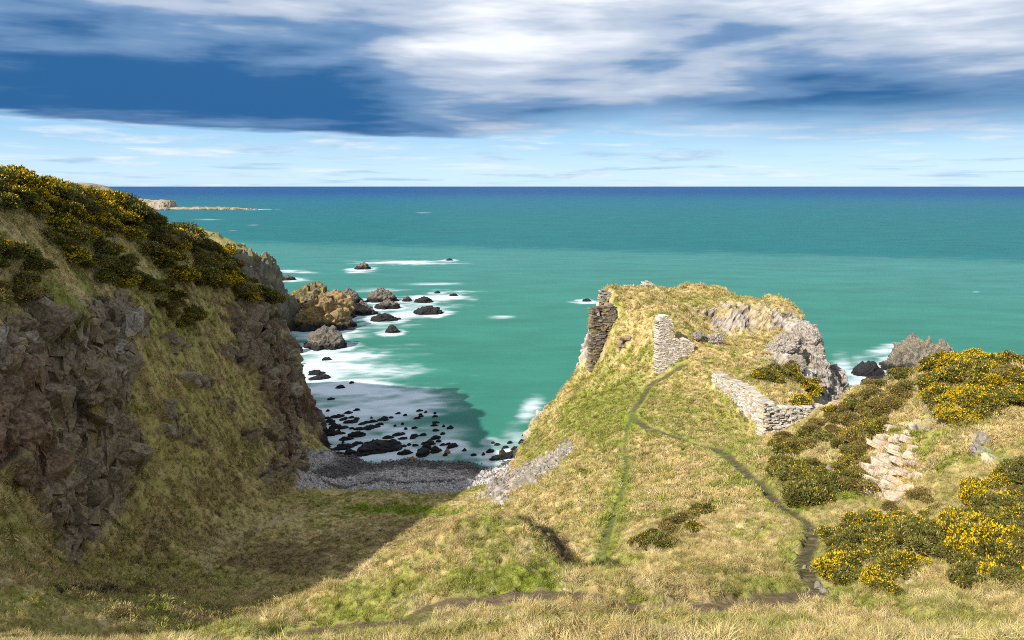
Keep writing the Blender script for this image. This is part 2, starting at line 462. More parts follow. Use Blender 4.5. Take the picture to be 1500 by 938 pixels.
def root(name, loc, label, cat, group=None, rot=(0, 0, 0), scale=(1, 1, 1)):
    o = bpy.data.objects.new(name, None); col.objects.link(o)
    o.location = loc; o.rotation_euler = rot; o.scale = scale
    o.empty_display_size = 0.2
    o['label'] = label; o['category'] = cat
    if group: o['group'] = group
    return o

# ------------------------------------------------------------------ terrain: paths and surface regions
def polyline(pts, step=0.15):
    P = [hit(*p) for p in pts]
    P = np.array([p for p in P if p is not None])
    # Catmull-Rom through the plan points
    Q = np.vstack([2 * P[0] - P[1], P, 2 * P[-1] - P[-2]])
    out = []
    for i in range(1, len(Q) - 2):
        n = max(2, int(np.linalg.norm(Q[i + 1] - Q[i]) / step))
        t = np.linspace(0, 1, n, endpoint=False)[:, None]
        out.append(0.5 * (2 * Q[i] + (Q[i + 1] - Q[i - 1]) * t + (2 * Q[i - 1] - 5 * Q[i] + 4 * Q[i + 1] - Q[i + 2]) * t ** 2 + (3 * Q[i] - Q[i - 1] - 3 * Q[i + 1] + Q[i + 2]) * t ** 3))
    return np.vstack(out)[:, :2]
PATHS = [  # pixels along it, half width, colour, grass on it (0..1)
 ([(1004,536),(975,552),(948,570),(933,592),(926,606),(945,624),(990,641),(1040,657),(1068,670),(1100,700),(1140,738),(1175,760),(1190,778),(1186,800),(1176,822),(1190,850),(1204,866)], .45, (.085,.07,.04), .0),
 ([(1060,664),(1090,652),(1110,643)], .36, (.10,.13,.03), .3),
 ([(926,606),(916,645),(917,690),(905,740),(888,790),(868,842)], .26, (.12,.14,.035), .3),
 ([(600,906),(640,886),(720,874),(800,868),(850,872),(900,882),(960,892),(1050,886),(1130,876),(1204,866)], .55, (.15,.10,.062), .05),
 ([(390,936),(450,922),(520,912),(600,906)], .3, (.11,.075,.045), .2),
 ([(500,742),(430,757),(370,775),(320,797),(300,820),(310,842)], .50, (.40,.33,.16), .9),
]
path_pts = [polyline(p[0]) for p in PATHS]
SCREE = [(700,731),(722,708),(760,686),(800,668),(838,648),(842,655),(812,685),(778,712),(740,728),(733,741),(722,740),(724,728)]
BEACHP = [(434,660),(520,662),(640,668),(752,676),(738,698),(700,714),(670,722),(620,722),(560,719),(500,717),(434,716)]
CLIFF_A = [(-40,478),(30,470),(80,462),(128,444),(160,430),(196,430),(210,480),(204,520),(196,560),(206,640),(186,735),(150,785),(95,835),(72,770),(40,720),(-40,640)]
CLIFF_B = [(318,446),(345,436),(400,445),(416,490),(428,540),(436,600),(446,650),(446,706),(404,698),(400,640),(388,590),(372,556),(356,520),(338,480)]
CAST_H = [(1026,456),(1052,450),(1076,442),(1110,446),(1150,452),(1182,462),(1205,500),(1222,545),(1236,600),(1206,600),(1190,575),(1165,545),(1140,538),(1112,522),(1140,508),(1150,488),(1120,478),(1095,488),(1050,486)]
ROCKS_S = [  # smaller bare patches: pixel centre, radii, angle
 (255,500,22,9,20),(290,560,26,8,15),(250,610,20,7,10),(380,640,24,16,0),(340,520,26,10,30),(270,640,30,10,20),(408,690,30,16,0),(330,590,18,7,20),
 (790,606,16,4,-48),(770,640,10,5,-60),(1437,660,10,26,-35),(1350,625,30,10,-20),(1345,770,5,3,0),(1045,497,14,5,0),(1020,460,10,5,0),
 (60,440,16,6,30),(100,480,24,10,40),(1380,622,14,8,0)]
def poly_sd(px, py, poly):
    """signed pixel distance, positive inside"""
    P = np.array(poly, float); n = len(P)
    d = np.full(px.shape, 1e9); inside = np.zeros(px.shape, bool)
    for i in range(n):
        a, b = P[i], P[(i + 1) % n]
        e = b - a; L2 = (e ** 2).sum()
        t = np.clip(((px - a[0]) * e[0] + (py - a[1]) * e[1]) / L2, 0, 1)
        d = np.minimum(d, np.hypot(px - a[0] - t * e[0], py - a[1] - t * e[1]))
        c = ((a[1] > py) != (b[1] > py))
        with np.errstate(divide='ignore', invalid='ignore'):
            c &= px < (b[0] - a[0]) * (py - a[1]) / (b[1] - a[1] + 1e-12) + a[0]
        inside ^= c
    return np.where(inside, d, -d)
def ell(px, py, cx, cy, rx, ry, ang=0):
    a = math.radians(ang); c, s = math.cos(a), math.sin(a)
    dx, dy = px - cx, py - cy
    return np.hypot((dx * c + dy * s) / rx, (-dx * s + dy * c) / ry)
def path_dist(x, y, pts):
    from mathutils import kdtree
    d = np.full(len(x), 99.0)
    lo, hi = pts.min(0) - 2, pts.max(0) + 2
    k = np.nonzero((x > lo[0]) & (x < hi[0]) & (y > lo[1]) & (y < hi[1]))[0]
    for s in range(0, len(k), 8000):
        kk = k[s:s + 8000]
        d[kk] = np.sqrt(((x[kk, None] - pts[None, ::2, 0]) ** 2 + (y[kk, None] - pts[None, ::2, 1]) ** 2).min(1))
    return d

# grid: rows along Y, columns spread by the length of the slope so that crags get their share of vertices
rows = list(np.arange(-9.0, 4.0, .14)) + [4.0]
while rows[-1] < 60: rows.append(rows[-1] * 1.0042)
while rows[-1] < 128: rows.append(rows[-1] + 0.21)
rows = np.array(rows); NR = len(rows); NC = 600
XS = np.zeros((NR, NC))
_dense = np.linspace(-1, 1, 900)
for i, Y in enumerate(rows):
    half = 0.86 * max(Y, 4) + 14
    xd = _dense * half
    g = np.abs(_bil(HGX, xd, np.full_like(xd, Y)))
    w = np.sqrt(1 + np.minimum(g, 4) ** 2) * np.where(np.abs(xd) > 0.72 * Y + 1, 0.35, 1.0)
    w *= np.where(ground(xd, np.full_like(xd, Y)) < -2, 0.15, 1.0)
    XS[i] = np.r_[0, np.cumsum((w[1:] + w[:-1]) / 2)]  [np.clip(0, 0, 0)] if False else np.interp(np.linspace(0, 1, NC), (lambda s: s / s[-1])(np.r_[0, np.cumsum((w[1:] + w[:-1]) / 2)]), xd)
# neighbouring rows must not jitter against each other
ker = np.ones(9) / 9
pad = np.vstack([XS[:1]] * 4 + [XS] + [XS[-1:]] * 4)
cs = np.cumsum(np.vstack([np.zeros((1, NC)), pad]), 0)
XS = (cs[9:] - cs[:-9]) / 9
X = XS.ravel(); Yv = np.repeat(rows, NC)
Z0 = ground(X, Yv)
gx = _bil(HGX, X, Yv); gy = _bil(HGY, X, Yv)
nrm = np.c_[-gx, -gy, np.ones_like(gx)]; nrm /= np.linalg.norm(nrm, axis=1)[:, None]
slope = np.hypot(gx, gy)
PXv, PYv = project(X, Yv, Z0)
PXv = np.where(Yv < 8, -9999.0, PXv)
P0 = np.c_[X, Yv, Z0]
wob = fbm2(X * .5, Yv * .5 + Z0 * .5, 3, 4)             # edge wobble of every region
wobf = fbm2(X * 1.7, Yv * 1.7 + Z0 * 1.2, 31, 3)
rock = np.zeros(len(X))
for pl, soft, wamp in ((CLIFF_A, 10, 20), (CLIFF_B, 8, 14), (CAST_H, 5, 9)):
    sd = poly_sd(PXv, PYv, pl) + wob * wamp + wobf * wamp * .4
    rock = np.maximum(rock, sstep(sd, -soft, soft))
for e in ROCKS_S:
    d = ell(PXv, PYv, *e)
    rock = np.maximum(rock, sstep(1 - d + wob * .35 + wobf * .35, -.1, .15))
hidden_steep = sstep(slope, 1.6, 2.6) * ((Yv > 96) | (X > 40))          # sea cliffs
rock = np.maximum(rock, hidden_steep)
shore = sstep(1.6 + wob * .8 - Z0, 0, .8) * (Yv > 70)
beach = sstep(poly_sd(PXv, PYv, BEACHP) + wob * 4, -2, 2) * (Z0 < 4.2)
rock = np.maximum(rock, shore) * (1 - beach)
# turf ledges on the crags
ledge = sstep(fbm3(P0 * np.array([.35, .35, .55]), 41, 4) + .25 * (nrm[:, 2] - .5), .16, .34)
inA = sstep(poly_sd(PXv, PYv, CLIFF_A), -10, 10)
rock *= 1 - ledge * (0.85 * inA + 0.5 * (1 - inA)) * (Z0 > 2)
scree = sstep(poly_sd(PXv, PYv, SCREE) + wob * 4 + wobf * 4, -2, 2)
pathd = [path_dist(X, Yv, q) for q in path_pts]
edge_w = fbm2(X * 3, Yv * 3, 51, 2) * .09
pth = np.zeros(len(X))
def taper(hw): return np.interp(Yv, [20, 34, 55], [.75, .62, 1.0]) if hw == .45 else 1.0
for d, (q, hw, c_, gr) in zip(pathd, PATHS):
    if hw == .50: continue
    hw = hw * taper(hw)
    pth = np.maximum(pth, 1 - sstep(d + edge_w, hw * .8, hw * 1.25))

# turf relief
grassy = np.clip(1 - rock - beach - scree, 0, 1)
relief = .22 * np.exp(-((Yv - 24) / 4) ** 2) * fbm2(X * .9, Yv * .9, 68, 2) + fbm2(X * .16, Yv * .16, 61, 3) * .35 + fbm2(X * .55, Yv * .55, 62, 3) * .20 + (.25 - np.abs(fbm2(X * 1.3, Yv * 1.3, 63, 3))) * .34 + fbm2(X * 4, Yv * 4, 64, 2) * .07
inval = sstep(10 - Z0, 0, 4) * (X < 0)
dz = relief * grassy * (1 - .45 * inval)
dz = dz * (1 - .8 * pth) - pth * .10
dz += scree * fbm2(X * 2, Yv * 2, 66, 3) * .2 + beach * fbm2(X * .6, Yv * 1.2, 67, 3) * .08
disp = np.zeros(len(X)); crack = np.ones(len(X)); facet_tone = np.zeros(len(X))
k = np.nonzero(rock > .02)[0]
Rm = rotm('Y', 28) @ rotm('X', 18)
warp = np.c_[fbm3(P0[k] * .5, 71, 3), fbm3(P0[k] * .5 + 50, 72, 3), fbm3(P0[k] * .5 + 90, 73, 3)] * .5
h1, c1 = facets(P0[k] + warp, (3.2, 3.6, 4.4), 81, Rm)
h2, c2 = facets(P0[k] + warp * .5, (1.1, 1.3, 1.7), 82, Rm)
h3, c3 = facets(P0[k], (.45, .5, .6), 83, Rm)
big = np.where((X[k] < 0), 1.0, .55)
disp[k] = (h1 * 1.3 * big + h2 * .62 * (0.5 + .5 * big) + h3 * .22 - .5 * big * (1 - sstep(c1, 0, .12)) - .16 * (1 - sstep(c2, 0, .12))) * rock[k]
crack[k] = np.minimum(sstep(c1, 0, .08), sstep(c2, .0, .1) * .6 + .4)
facet_tone[k] = h1 * .3 + h2 * .6 + h3 * .4
V = P0 + nrm * disp[:, None]
V[:, 2] += dz

# colour of the ground
def mixc(a, b, t): return a * (1 - t[:, None]) + np.asarray(b) * t[:, None]
STRAW = np.array([.50, .385, .17]); GREEN = np.array([.18, .23, .02]); BROWN = np.array([.20, .135, .065]); OLIVE = np.array([.26, .225, .055]); PALE = np.array([.62, .50, .28])
tone = np.zeros(len(X))
GREENS = [(880,600,95,60,-35,.75),(990,600,60,45,20,.45),(905,740,26,90,8,.55),(920,620,40,22,0,.6),(1070,620,45,30,35,.6),(1230,720,90,28,-5,.8),(580,746,120,10,2,1.0),(690,715,40,8,-20,.9),
 (240,830,90,20,10,.6),(330,850,90,14,0,.5),(730,845,130,34,0,.8),(560,870,100,28,-20,.65),(790,850,60,16,0,.9),(1130,872,60,14,0,.7),(1230,868,40,14,0,.6),(250,470,24,70,-15,.7),(300,640,120,80,0,.35),(440,730,70,10,0,.5),
 (60,500,60,30,0,.35),(150,880,200,20,0,.4),(40,620,40,60,0,.5),(1040,440,90,10,0,.3),(1100,555,50,15,0,.3),(80,920,100,20,0,.4),(300,925,80,15,0,.6),(900,925,120,12,0,.6),(1150,928,100,10,0,.6),(1400,905,90,30,0,.5),(480,925,100,12,0,.6),(1050,850,60,10,0,.5),(650,925,200,12,0,.4),(1400,730,60,60,0,.25),(240,420,30,30,0,.4),(780,650,40,60,-40,.5)]
BROWNS = [(420,815,115,32,0,.9),(540,790,100,24,0,.55),(405,712,32,20,0,.8),(330,720,60,28,0,.45),(240,780,60,25,0,.5),(350,900,90,16,0,.5),(600,770,70,16,0,.5),(120,880,80,10,0,.4),(50,690,50,30,0,.6),(822,806,22,26,0,1.0),(800,785,30,14,20,.5),(420,740,60,12,0,.3),(1210,820,30,30,0,.35)]
gmask = sstep(fbm2(X * .33, Yv * .33, 91, 4) + .7 * fbm2(X * 1.6, Yv * 1.6, 92, 3), .15, .6) * .7
for cx, cy, rx, ry, an, st in GREENS:
    gmask = np.maximum(gmask, st * sstep(1 - ell(PXv, PYv, cx, cy, rx, ry, an) + wob * .5 + wobf * .35, -.15, .55))
bmask = sstep(fbm2(X * .25 + 40, Yv * .25, 93, 4), .25, .8) * .35
for cx, cy, rx, ry, an, st in BROWNS:
    bmask = np.maximum(bmask, st * sstep(1 - ell(PXv, PYv, cx, cy, rx, ry, an) + wob * .5 + wobf * .3, -.15, .5))
omask = sstep(fbm2(X * .6, Yv * .6, 94, 3), -.1, .6) * .5
pmask = sstep(fbm2(X * .9, Yv * .9, 95, 3), .1, .6) * .8
leftside = sstep(-18 - X, 0, 8) * sstep(Yv, 36, 44) * sstep(30 - Z0, 0, 5)
omask = np.maximum(omask * (1 - .5 * leftside), leftside * .3)
bmask = np.maximum(bmask, leftside * .65 * sstep(fbm2(X * .9 + Z0 * .4, Yv * .9, 97, 3), .0, .5))
gmask = gmask * (1 - .35 * leftside)
C = np.tile(STRAW, (len(X), 1))
C = mixc(C, PALE, pmask * (1 - leftside)); C = mixc(C, OLIVE, omask); C = mixc(C, GREEN, gmask); C = mixc(C, BROWN, bmask)
bare = np.zeros(len(X))
for e_ in ((782, 770, 22, 8, 20), (806, 783, 18, 12, 35), (823, 803, 14, 18, 0), (832, 826, 9, 16, 0)):
    bare = np.maximum(bare, sstep(1 - ell(PXv, PYv, *e_) + wob * .5 + wobf * .5, -.05, .3) * (Yv < 27))
bare = bare + sstep(1 - ell(PXv, PYv, 150, 868, 70, 6, 5) + wob * .6 + wobf * .6, .1, .3)
bare = np.clip(bare, 0, 1)
C = mixc(C, [.10, .072, .045], bare)
turf = C.copy()
C *= (1 + .25 * fbm2(X * 2.3, Yv * 2.3, 96, 3))[:, None]
# rock tones
rt = fbm3(P0 * np.array([.3, .3, .5]), 101, 4)
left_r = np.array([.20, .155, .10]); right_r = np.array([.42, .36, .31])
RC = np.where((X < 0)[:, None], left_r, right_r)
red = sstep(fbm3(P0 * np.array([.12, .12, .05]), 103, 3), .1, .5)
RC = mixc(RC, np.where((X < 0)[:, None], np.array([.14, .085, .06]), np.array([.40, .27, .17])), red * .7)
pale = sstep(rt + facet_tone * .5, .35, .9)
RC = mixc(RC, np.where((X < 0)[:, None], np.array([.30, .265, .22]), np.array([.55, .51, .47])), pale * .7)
lich = sstep(fbm3(P0 * .9, 105, 4), .25, .7)
RC = mixc(RC, [.25, .2, .06], lich * .35)
RC *= (1 + .35 * facet_tone)[:, None]
RC *= (.35 + .65 * crack)[:, None]
wet = sstep(2.2 + wob * 1.2 - Z0, 0, 1.2) * (Yv > 75)
RC = mixc(RC, [.02, .018, .016], wet * .9)
C = mixc(C, [0, 0, 0], np.zeros(len(X)))
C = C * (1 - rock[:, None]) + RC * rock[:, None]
pebn = fbm2(X * .5, Yv * 2.2, 111, 4)
BC = mixc(np.tile(np.array([.33, .31, .295]), (len(X), 1)), [.05, .045, .04], np.maximum(np.maximum(sstep(pebn, .45, .75) * .6, .85 * sstep(.22 - np.abs(Z0 - 1.75 + .5 * fbm2(X * .12, Yv * 0, 112, 3)) + .12 * fbm2(X * 1.2, Yv * 1.2, 113, 2), .08, .2)), sstep(1.0 + wob * .4 - Z0, 0, .7) * .85))
C = C * (1 - beach[:, None]) + BC * beach[:, None]
C = mixc(C, [.30, .27, .23], scree * .85)
for d, (q, hw, c_, gr) in zip(pathd, PATHS):
    hw = hw * taper(hw)
    m_ = (1 - sstep(d + edge_w, hw * .7, hw * 1.3)) * .95 * (.6 + .4 * np.clip(1 + fbm2(X * 2, Yv * 2, 98, 3), 0, 1))
    C = mixc(C, c_, m_)
    if hw is not None and np.ndim(hw) == 0 and hw == .50: turf = mixc(turf, c_, m_)
    gm = (1 - sstep(d + edge_w * 3, hw * 1.2, hw * 4)) * (1 - m_) * .45 * (hw < .5)
    C = mixc(C, GREEN, gm); turf = mixc(turf, GREEN, gm)
C = np.clip(C, .006, .8)

# split the sheet into the pieces of land
idx = np.arange(NR * NC).reshape(NR, NC)
Q = np.stack([idx[:-1, :-1], idx[:-1, 1:], idx[1:, 1:], idx[1:, :-1]], -1).reshape(-1, 4)
fz = V[Q, 2].max(1)
fX = X[Q].mean(1); fY = Yv[Q].mean(1); fZ = Z0[Q].mean(1)
keep = fz > -2.2
cls = np.zeros(len(Q), int)                                    # 0 foreground slope
base_x = np.interp(fY, [0, 30, 38, 45, 55, 65, 73, 80, 92, 100], [-40, -40, -29, -29.5, -30.5, -29.5, -27.5, -26, -28, -28])
cls[(fX > -28) & (fX < 8) & (fZ < 13) & (fY < 95) & (fY > 36)] = 2   # valley floor
cls[(fX < base_x) & (fY > 36)] = 1                             # left cliff and hillside
cast = (fY > 76 - .0 * fX) & (fX > -2) & (fZ > -3) & (fY > 80 - (fX - 8) * .35)
cls[cast & (cls != 1)] = 3
cls[(fX > 14 + (fY - 30) * .25) & (fY > 24) & (cls == 0) & (fY < 82) & (fX > 17)] = 4
cls[(cls == 2) & (fX > np.interp(fY, [36, 60, 70, 80, 90], [-5, -2, -3, 0, 3]))] = 0
cls[beach[Q].mean(1) > .5] = 5
cls[scree[Q].mean(1) > .5] = 6
cls[(pth[Q].mean(1) > .5)] = 7
rockf = rock[Q].mean(1) > .45
NAMES = [('grass_slope', 'dry straw coloured grass slope falling from the foreground to the neck'),
 ('cliff', 'shaded left hillside with dark broken crags above the gully'),
 ('valley_floor', 'flat shaded grassy floor of the gully behind the beach'),
 ('castle_rock', 'grassy rock headland that carries the castle ruins'),
 ('knoll', 'sunny gorse grown knoll at the right edge'),
 ('beach', 'grey pebble beach at the mouth of the gully'),
 ('scree', 'strip of grey loose stones on the slope above the beach'),
 ('path', 'narrow trodden footpath winding down the grass slope')]
terrain_objs = []
for ci, (nm, lab) in enumerate(NAMES):
    fk = np.nonzero((cls == ci) & keep)[0]
    if not len(fk): continue
    q = Q[fk]
    u, inv = np.unique(q, return_inverse=True)
    me = mesh_np(nm, V[u], inv.reshape(q.shape), ~rockf[fk])
    set_col(me, 'col', C[u]); set_f(me, 'rock', rock[u])
    o = link(nm, me, 'ground', kind='structure', label=lab)
    terrain_objs.append(o)
# height of the finished turf, for everything that stands on it
from mathutils.bvhtree import BVHTree
def top_at(x, y):
    o = np.argmin(np.abs(rows - y))
    j = int(np.clip(np.searchsorted(XS[o], x), 1, NC - 1))
    a, b = V[o * NC + j - 1], V[o * NC + j]
    t = (x - XS[o, j - 1]) / max(1e-6, XS[o, j] - XS[o, j - 1])
    return float(a[2] * (1 - t) + b[2] * t)

# ------------------------------------------------------------------ sea
SEA_ROCKS = []   # X, Y, radius across, filled by the rock table below
ROCKTAB = [  # pixel x, pixel y of the waterline, width px, height px, material, label
 (403,466,34,52,'sea_rock_moss','mossy brown rock jutting out right beside the left cliff'),
 (452,461,78,50,'sea_rock_moss','big dark rock with green moss behind the ochre sea rock'),
 (468,485,84,46,'sea_rock_ochre','big ochre lichen covered sea rock with a black wet foot'),
 (488,468,58,44,'sea_rock_ochre','ochre upper shoulder of the big sea rock, behind its front'),
 (508,446,42,26,'sea_rock_grey','grey brown craggy rock touching the back of the ochre sea rock'),
 (556,443,46,24,'sea_rock_grey','conical brown grey sea rock right of the ochre one'),
 (530,462,38,20,'sea_rock_grey','twin dark jagged rock right of the ochre sea rock'),
 (566,453,40,15,'sea_rock_grey','long low jagged rock in front of the conical brown one'),
 (596,442,16,8,'sea_rock_grey','small round dark rock at the end of the long low jagged one'),
 (472,512,64,32,'sea_rock_grey','broad grey sea rock standing alone in the foam near the cliff'),
 (427,518,28,24,'sea_rock_black','dark rock against the cliff left of the broad grey rock'),
 (432,536,16,14,'sea_rock_black','small dark rock against the cliff foot below its bigger neighbour'),
 (394,413,30,12,'sea_rock_grey','low jagged rock touching the far left headland'),
 (420,411,24,10,'sea_rock_grey','low jagged rock at the seaward tip beside the left headland'),
 (530,395,27,10,'sea_rock_grey','lone grey skerry far out with a foam collar'),
 (658,382,12,4,'sea_rock_black','tiny black skerry at the right end of the farthest foam streak'),
 (620,444,26,8,'sea_rock_black','low dark skerry in foam right of the conical rock'),
 (626,461,46,10,'sea_rock_black','long flat dark skerry lying in white foam'),
 (562,471,42,10,'sea_rock_black','flat dark skerry in front of the long low jagged rock'),
 (574,488,22,12,'sea_rock_black','small pointed black rock nearest the open cove'),
 (640,430,10,4,'sea_rock_black','tiny black skerry in foam, upper one of a pair'),
 (664,434,13,4,'sea_rock_black','tiny black skerry in foam, right one of a pair'),
 (860,442,14,5,'sea_rock_black','tiny black skerry with a foam streak left of the castle rock'),
 (1354,548,92,52,'sea_rock_pale','large pale slanting strata sea rock behind the right knoll'),
 (1384,538,44,42,'sea_rock_pale','right hand fin of the pale slanting sea rock behind the knoll'),
 (1338,532,50,34,'sea_rock_pale','left hand fin of the pale slanting sea rock behind the knoll'),
 (1322,545,46,26,'sea_rock_grey','dark lower shoulder leaning on the pale slanting sea rock'),
 (1278,552,46,22,'sea_rock_black','low black jagged reef left of the pale slanting sea rock'),
 (1300,566,60,10,'sea_rock_black','flat black reef in front of the pale slanting sea rock'),
 (655,665,9,6,'sea_rock_orange','small orange boulder at the waters edge'),
 (604,677,9,6,'sea_rock_orange','small yellowish boulder at the top of the wet shingle'),
]
SLABS = [(478,528,14,6),(460,546,18,5),(466,556,32,8),(462,549,26,6),(498,569,14,6),(515,562,8,3),(484,586,11,3),(465,603,12,4),(522,602,10,4),(480,603,6,2),(482,619,16,7),(493,612,24,5),(476,614,10,4),(510,606,14,4),(515,613,10,4),
 (502,616,12,4),(513,620,20,6),(484,638,30,14),(490,628,18,9),(503,628,18,6),(522,640,25,10),(515,629,8,3),(546,619,13,6),(559,616,14,4),(573,613,8,3),(531,622,14,5),(526,630,18,5),(542,628,22,6),(506,645,20,6),(502,658,36,8),
 (523,651,17,6),(548,654,42,10),(556,662,64,17),(575,654,26,14),(568,643,16,6),(584,638,20,5),(590,644,14,6),(606,641,14,6),(593,666,22,11),(592,655,8,5),(608,654,10,4),(618,668,20,20),(629,652,18,12),(637,644,18,9),(625,660,14,14),
 (638,663,18,13),(642,648,9,5),(662,656,20,9),(648,637,8,4),(652,668,8,4),(512,667,20,14),(490,667,24,6),(530,668,26,6),(463,620,5,3),(437,586,9,6),(442,594,12,6),(446,604,12,7),(440,611,10,7),(450,622,12,11),(437,602,8,5),(444,585,6,3),
 (718,663,13,8),(728,653,9,6),(740,657,11,5),(754,659,13,7),(764,650,12,9),(733,673,32,7),(750,670,30,12),(708,667,6,4),(769,639,10,7),(722,650,6,3),(747,650,8,4),(694,668,9,4),(680,661,7,3)]
def sea_xyw(px, py, wpx):
    p = atz(px, py, 0.0); d = p[1] * CP + HCAM * SP
    return p, wpx * d / F, d / F
foam_src = []
for r in ROCKTAB + [s + ('sea_rock_black', '') for s in SLABS]:
    p, w, s_ = sea_xyw(r[0], r[1], r[2])
    foam_src.append((p[0], p[1] + w * .2, w))
FOAM = [ # soft foam sheets: pixel centre, radii, angle, strength
 (510,592,115,66,-5,1.0),(570,600,110,36,-14,.85),(470,545,75,34,0,.95),(540,570,70,26,10,.8),(520,655,110,18,0,.7),(620,640,70,24,-10,.45),(640,662,110,8,2,.7),(500,522,44,9,-5,.95),(470,495,60,10,0,.9),(560,480,70,8,-6,.6),(600,462,66,12,-8,.75),(640,436,50,9,-3,.9),(600,450,80,14,0,.5),
 (600,385,75,3.6,0,1.0),(530,397,24,3.5,0,.9),(430,398,32,3,0,.9),(425,410,30,4,0,.8),(858,443,24,3,0,.8),(735,465,22,2.5,0,.55),(1300,512,34,10,-12,.75),(1275,535,30,12,20,.55),(1235,545,18,30,-20,.6),(1290,560,60,10,0,.5),
 (775,600,22,14,-40,.85),(755,640,24,22,-50,.6),(730,665,50,10,0,.8),(640,416,40,2.5,0,.5),(620,312,14,1.2,0,.5),(365,307,36,1.2,0,.8),(300,322,26,1.4,0,.45),(372,330,10,1.2,0,.5),(340,338,10,1.2,0,.4),(555,425,40,5,0,.45),(430,470,20,12,0,.6),(1430,428,4,1,0,.7),(585,506,70,3,-2,.3),(610,520,50,4,-6,.25),(690,440,14,4,0,.4)]
def build_sea():
    ys = [66.0]
    while ys[-1] < 420: ys.append(ys[-1] * 1.0042)
    while ys[-1] < 3000: ys.append(ys[-1] * 1.014)
    while ys[-1] < 90000: ys.append(ys[-1] * 1.12)
    ys = np.array(ys)
    us = np.linspace(-1.0, 1.0, 420)
    us = np.sign(us) * np.abs(us) ** 1.15
    Xs = us[None, :] * (0.95 * ys[:, None] + 25) * np.where(ys[:, None] > 3000, 1.6, 1.0)
    Ys = np.repeat(ys[:, None], len(us), 1)
    x, y = Xs.ravel(), Ys.ravel()
    px, py = project(x, y, np.zeros_like(x))
    n1 = fbm2(x * .045, y * .11, 201, 5); n2 = fbm2(x * .2 + 5, y * .38, 202, 4)
    foam = np.zeros(len(x))
    near = y < 1500
    for cx, cy, rx, ry, an, st in FOAM:
        d = ell(px, py, cx, cy, rx, ry, an)
        foam = np.maximum(foam, st * sstep(1.5 - d + n1 * .4 + n2 * .2, 0, 1.5))
    for X_, Y_, w in foam_src:
        d = np.hypot((x - X_) / (w * .5 + 1.4), (y - Y_) / (w * .36 + 1.2 + .006 * Y_))
        foam = np.maximum(foam, .8 * sstep(1.75 - d + n2 * .35, 0, .9) * (1 if w > 2 else .6))
    foam = np.clip(foam * (.9 + .28 * n1 + .25 * n2), 0, 1)
    foam[~near] = 0
    # colour of the water with its depth: green over sand, blue where it is deep; one cloud shadow painted in
    dist = np.hypot(x, y)
    shallow = np.array([.032, .170, .125]); mid = np.array([.042, .178, .165]); blue = np.array([.008, .105, .165]); deep = np.array([.0005, .056, .175])
    cc = np.tile(shallow, (len(x), 1))
    cc = mixc(cc, mid, sstep(dist, 150, 420))
    shade_edge = y - (470 - .28 * (x + 60)) + n1 * 30        # edge of a cloud shadow painted into the water colour
    cc = mixc(cc, np.array([.004, .112, .125]), sstep(shade_edge, -25, 25) * .9)
    cc = mixc(cc, blue, sstep(np.log(dist), math.log(700), math.log(2600)))
    cc = mixc(cc, deep, sstep(np.log(dist), math.log(1700), math.log(5200)))
    cc *= (1 + .12 * n1)[:, None]
    n = len(us)
    ii = np.arange(len(x)).reshape(len(ys), n)
    q = np.stack([ii[:-1, :-1], ii[:-1, 1:], ii[1:, 1:], ii[1:, :-1]], -1).reshape(-1, 4)
    me = mesh_np('sea', np.c_[x, y, np.zeros_like(x)], q, True)
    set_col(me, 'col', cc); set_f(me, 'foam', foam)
    m, nn, out = mat('water')
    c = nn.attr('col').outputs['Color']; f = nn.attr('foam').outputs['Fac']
    p = gpos(nn)
    sp = nn.new('ShaderNodeSeparateXYZ'); nn.t.links.new(p, sp.inputs[0])
    st = nn.noise(nn.comb(nn.math('MULTIPLY', sp.outputs[0], .12), nn.math('MULTIPLY', sp.outputs[1], .5), 0.0), 1.0, 5, .6)
    st2 = nn.noise(nn.comb(nn.math('MULTIPLY', sp.outputs[0], .012), nn.math('MULTIPLY', sp.outputs[1], .05), 2.0), 1.0, 5, .6)
    ff = nn.math('MULTIPLY', f, nn.math('ADD', .72, nn.math('MULTIPLY', st, .56)), clamp=True)
    var = nn.math('ADD', .72, nn.math('ADD', nn.math('MULTIPLY', st, .2), nn.math('MULTIPLY', st2, .36)))
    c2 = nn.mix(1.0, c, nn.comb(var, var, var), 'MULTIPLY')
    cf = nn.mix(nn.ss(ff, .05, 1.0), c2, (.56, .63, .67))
    ch = nn.noise(p, .35, 4, .6)
    principled(nn, out, cf, .5, .05, bump(nn, nn.math('ADD', ch, nn.math('MULTIPLY', st, .8)), .25, .35))
    me.materials.append(m)
    o = bpy.data.objects.new('sea', me); col.objects.link(o)
    o['kind'] = 'structure'; o['label'] = 'turquoise sea blurred smooth with white foam round the rocks'
build_sea()

